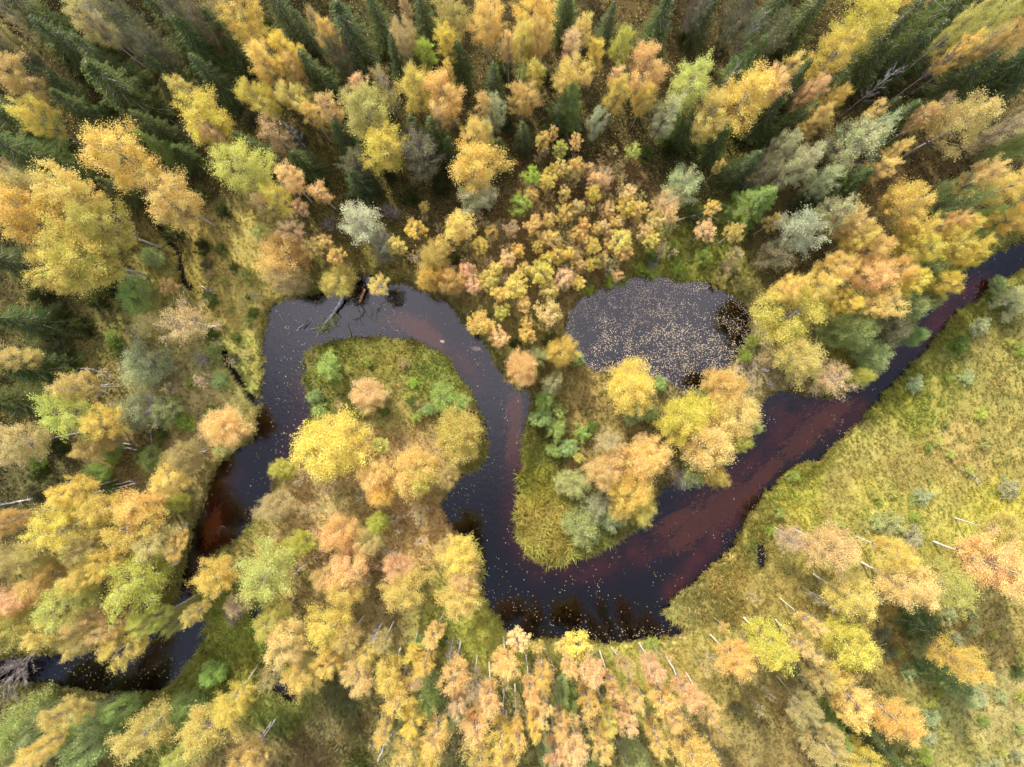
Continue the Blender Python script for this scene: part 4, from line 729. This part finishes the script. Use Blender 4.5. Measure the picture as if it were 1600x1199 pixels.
# forest that goes on past the frame (one mass, out of the photograph): it shades the edge and closes the view from aside
ro = np.random.default_rng(3)
for nm, kd, cols, n in [('outer_birch_forest', 'birch', ['Y', 'O', 'G', 'B'], 260), ('outer_spruce_forest', 'spruce', ['d'], 420)]:
    pts = []
    while len(pts) < n:
        x = ro.uniform(-115, 115); y = ro.uniform(-90, 100)
        fx2 = abs(x) - 64; fy2 = abs(y) - 49
        if fx2 < 0 and fy2 < 0: continue
        if x > 60 and -35 < y < 22: continue
        if sdist(np.array([x]), np.array([y]), RIVER)[0] < 1.5: continue
        if y < -50 and kd == 'spruce' and ro.uniform() < .6: continue
        pts.append((x, y))
    pts = np.array(pts); z = ground_z(pts[:, 0], pts[:, 1]); p3 = np.stack([pts[:, 0], pts[:, 1], z - .1], 1)
    cl = np.array([CC[cols[k]] for k in ro.integers(0, len(cols), n)])
    it = PROTO[kd][3][0]; mt = leaf_mat(nm + '_leaf', use='INST', transl=.45 if kd == 'birch' else .18, val=.4)
    cm = it[2].copy(); cm.materials.clear(); cm.materials.append(mt)
    rz = np.stack([np.zeros(n), np.zeros(n), ro.uniform(0, 6.28, n)], 1); s3 = np.repeat(ro.uniform(.8, 1.2, (n, 1)), 3, 1)
    scatter(nm, 'forest continuing beyond the picture edge, ' + ('yellow birches' if kd == 'birch' else 'dark spruces'), 'forest', p3, rz, s3, cl, cm, mt)
    scatter(nm + '_trunks', 'trunks of the forest beyond the picture edge', 'forest', p3, rz, s3, cl, it[0], None)

# ------------------------------------------------------------------ deadwood: fallen trees, logs, sticks in the water
def log(name, label, pts, rads, mat, cat='log', branches=0, group=None):
    """pts: photo px, py, height above datum"""
    T = Tubes(); q = [P(a, b_, c) for a, b_, c in pts]; 
    dense = []; dr = []
    for i in range(len(q) - 1):
        for k in range(3): dense.append(q[i].lerp(q[i + 1], k / 3) + Vector((rt.gauss(0, .04), rt.gauss(0, .04), 0))); dr.append(rads[i] + (rads[i + 1] - rads[i]) * k / 3)
    dense.append(q[-1]); dr.append(rads[-1]); o0 = dense[0].copy(); T.tube([p - o0 for p in dense], dr, 7)
    root = bpy.data.objects.new(name, None); COL.objects.link(root); root.location = o0; root.empty_display_size = .3
    root['label'] = label; root['category'] = cat
    if group: root['group'] = group
    link('trunk', T.mesh('trunk'), mat, root)
    if branches:
        for k in range(branches):
            Bn = Tubes(); f = rt.uniform(.25, .97) * (len(dense) - 1); j = int(f); p = dense[j].lerp(dense[min(j + 1, len(dense) - 1)], f - j) - o0
            d = (dense[min(j + 1, len(dense) - 1)] - dense[j]).normalized() * .6 + Vector((rt.gauss(0, .6), rt.gauss(0, .6), rt.uniform(.0, .6))); l = rt.uniform(.4, 1.5)
            m_ = p + d * l * .5; Bn.tube([p, m_, p + d * l + Vector((0, 0, .1))], [.035, .022, .008], 4)
            link('branch', Bn.mesh('branch'), mat, root)
    return root, dense, o0
W = WATER_Z
r1, dn_, o0 = log('fallen_birch', 'pale fallen birch leaning into the upper bend with green leaves still on its top', [(544, 432, .9), (536, 462, .7), (524, 484, .35), (512, 500, .0), (500, 517, -.3), (492, 527, -.5)], [.20, .17, .14, .11, .07, .03], M_DEAD, 'fallen tree', 14)
Rl = np.random.default_rng(12); ca = np.array([tuple(P(q[0], q[1], .05) - o0) for q in [(521,494),(517,499),(513,503),(509,507),(505,510),(502,514),(498,516),(518,505),(524,498),(508,515)]])
C_ = np.repeat(ca, 60, 0) + Rl.normal(size=(600, 3)) * np.array([.26, .26, .16]); V, Fc, Tt = leaf_quads(C_, .075, Rl, flat=.5, tint=Rl.uniform(-1, 1, 600))
o = link('foliage', np_mesh('foliage', V, Fc, 4, tint=Tt), M_LEAF, r1); o.color = (.36, .40, .12, 1)
log('broken_trunk', 'short rust coloured broken trunk standing out of the water beside the fallen birch', [(570, 452, .25), (565, 464, .0), (561, 474, -.5)], [.16, .2, .1], wood_mat('rusty_bark', (.20, .10, .04), (.50, .28, .12), 5), 'log', 4)
log('stick_reflection', 'dark stick shape standing in for the reflection of the pale stick, upper left bend', [(474, 516, W - .1), (478, 508, .0), (480, 500, .45)], [.05, .045, .02], M_WETWOOD, 'stick', 0)  # dark tube modelled as the shadowy reflection of the pale stick
log('pale_stick', 'pale thin stick slanting from the water beside the dark shape made for its reflection', [(463, 517, W - .05), (469, 511, .0), (477, 504, .30)], [.035, .03, .015], M_DEAD, 'stick', 0)
log('sunken_log', 'brown sunken log pointing at the peninsula tip from the upper bend', [(543, 503, W - .12), (546, 515, W - .02), (548, 527, W + .16)], [.10, .13, .14], M_WETWOOD, 'log')
log('drift_branch', 'tangle of dark driftwood branches in the water under the upper bend trees', [(562, 474, W + .1), (570, 486, W), (560, 500, W - .05)], [.05, .04, .02], M_WETWOOD, 'branch', 16)
log('drift_branch', 'dark half sunken branch right of the broken trunk', [(602, 470, W + .1), (594, 480, W), (580, 490, W - .05)], [.05, .04, .02], M_WETWOOD, 'branch', 8)
log('leaning_log', 'long thin white trunk leaning over the gap left of the big bright spruce', [(1056, 344, .3), (1080, 338, 1.2), (1104, 332, 2.2), (1126, 329, 3.2)], [.11, .09, .07, .04], M_DEAD, 'fallen tree', 4)
log('fallen_log', 'pale leaning trunk above the ditch with a broken root end', [(345, 511, .3), (330, 510, .9), (312, 507, 1.8), (292, 502, 3.0)], [.17, .15, .12, .06], M_DEAD, 'fallen tree', 16)
for lb, pts, rd_, mt, br in [
    ('thin grey fallen trunk in the clearing above the green willow', [(100, 573, .3), (130, 576, .4), (168, 581, .5)], [.09, .07, .04], M_DEAD, 6),
    ('crooked white fallen branch left of the grey green willows', [(150, 622, .4), (158, 602, .9), (178, 600, 1.0)], [.07, .06, .03], M_DEAD, 8),
    ('bent white branch below the grey green willows', [(237, 690, .3), (234, 672, .9), (243, 655, 1.4)], [.07, .05, .03], M_DEAD, 3),
    ('forked bare branch above the green willow', [(218, 542, .5), (214, 525, 1.4), (211, 508, 2.0)], [.08, .06, .02], M_DEAD, 5),
    ('grey log lying in the bracken left of the river arm, lower one', [(145, 770, .2), (180, 763, .3), (212, 755, .3)], [.11, .1, .07], M_DEAD, 4),
    ('grey log lying above its twin left of the river arm', [(150, 763, .25), (185, 756, .3), (205, 752, .3)], [.08, .07, .05], M_DEAD, 2),
    ('fallen trunk beside the birches left of the narrow arm', [(150, 793, .2), (175, 787, .3), (208, 777, .4)], [.10, .09, .06], M_DEAD, 2),
    ('grey fallen trunk at the left edge below the clearing', [(0, 789, .2), (25, 785, .3), (52, 779, .4)], [.12, .1, .07], M_DEAD, 8),
    ('short pale logs stacked left of the bank, front one', [(192, 700, .2), (215, 703, .3)], [.11, .09], M_DEAD, 0),
    ('short pale log behind the front one left of the bank', [(192, 694, .2), (208, 695, .3)], [.08, .07], M_DEAD, 0),
    ('bleached splintered log on the bank of the left arm', [(290, 714, .3), (308, 707, .4), (323, 704, .4)], [.10, .1, .06], M_DEAD, 5),
    ('thin fallen stem on the left meadow beside the ditch', [(314, 447, .2), (326, 455, .3), (336, 462, .3)], [.06, .05, .03], M_DEAD, 7),
    ('forked grey snag lying on the open meadow', [(1529, 755, .5), (1523, 744, .55), (1512, 737, .5), (1502, 735, .5)], [.06, .05, .04, .02], M_DEAD, 6),
    ('small grey branch on the meadow near the right edge', [(1563, 779, .5), (1572, 778, .5), (1578, 774, .5)], [.04, .03, .02], M_DEAD, 3),
    ('thin grey trunk lying on the lower peninsula right of the green tree', [(460, 897, .5), (470, 888, .6), (482, 880, .6)], [.06, .05, .03], M_DEAD, 2),
    ('short white stub on the lower peninsula', [(452, 856, .6), (466, 851, .6)], [.07, .05], M_DEAD, 0),
    ('grey fallen birch below the leaf filled pool', [(402, 1160, .6), (412, 1145, .7), (424, 1128, .8)], [.08, .06, .04], M_DEAD, 4),
    ('dead stem leaning under the bottom edge birches, left of centre', [(590, 1190, .4), (600, 1165, 1.2), (612, 1147, 2.0)], [.08, .07, .04], M_DEAD, 3)]:
    log('fallen_log' if rd_[0] > .07 else 'fallen_branch', lb, pts, rd_, mt, 'log' if rd_[0] > .07 else 'branch', br, 'deadwood on the ground')

# stones on the shoals and a pale boulder by the pond
import bmesh
def stone(px, py, z, r, label, seed):
    bm = bmesh.new(); bmesh.ops.create_icosphere(bm, subdivisions=2, radius=r); R = random.Random(seed)
    ax_ = R.uniform(1.2, 1.7)
    for v in bm.verts: v.co = v.co * R.uniform(.72, 1.15); v.co.z *= .4; v.co.x *= ax_; v.co.y *= .75
    me = bpy.data.meshes.new('boulder'); bm.to_mesh(me); bm.free(); o = link('boulder', me, M_STONE); o.location = P(px, py, z); o['label'] = label; o['category'] = 'boulder'
    o['group'] = 'boulders'
stone(691, 534, W + .05, .26, 'flat pale stone on the upper shore of the peninsula', 1)
stone(744, 545, W - .12, .45, 'pale half sunken rock in the river off the peninsula', 2)
stone(1196, 578, .1, .4, 'pale stone on the bare patch right of the pond', 3)
stone(1203, 600, .1, .3, 'small stone on the bare patch between pond and rapids', 4)
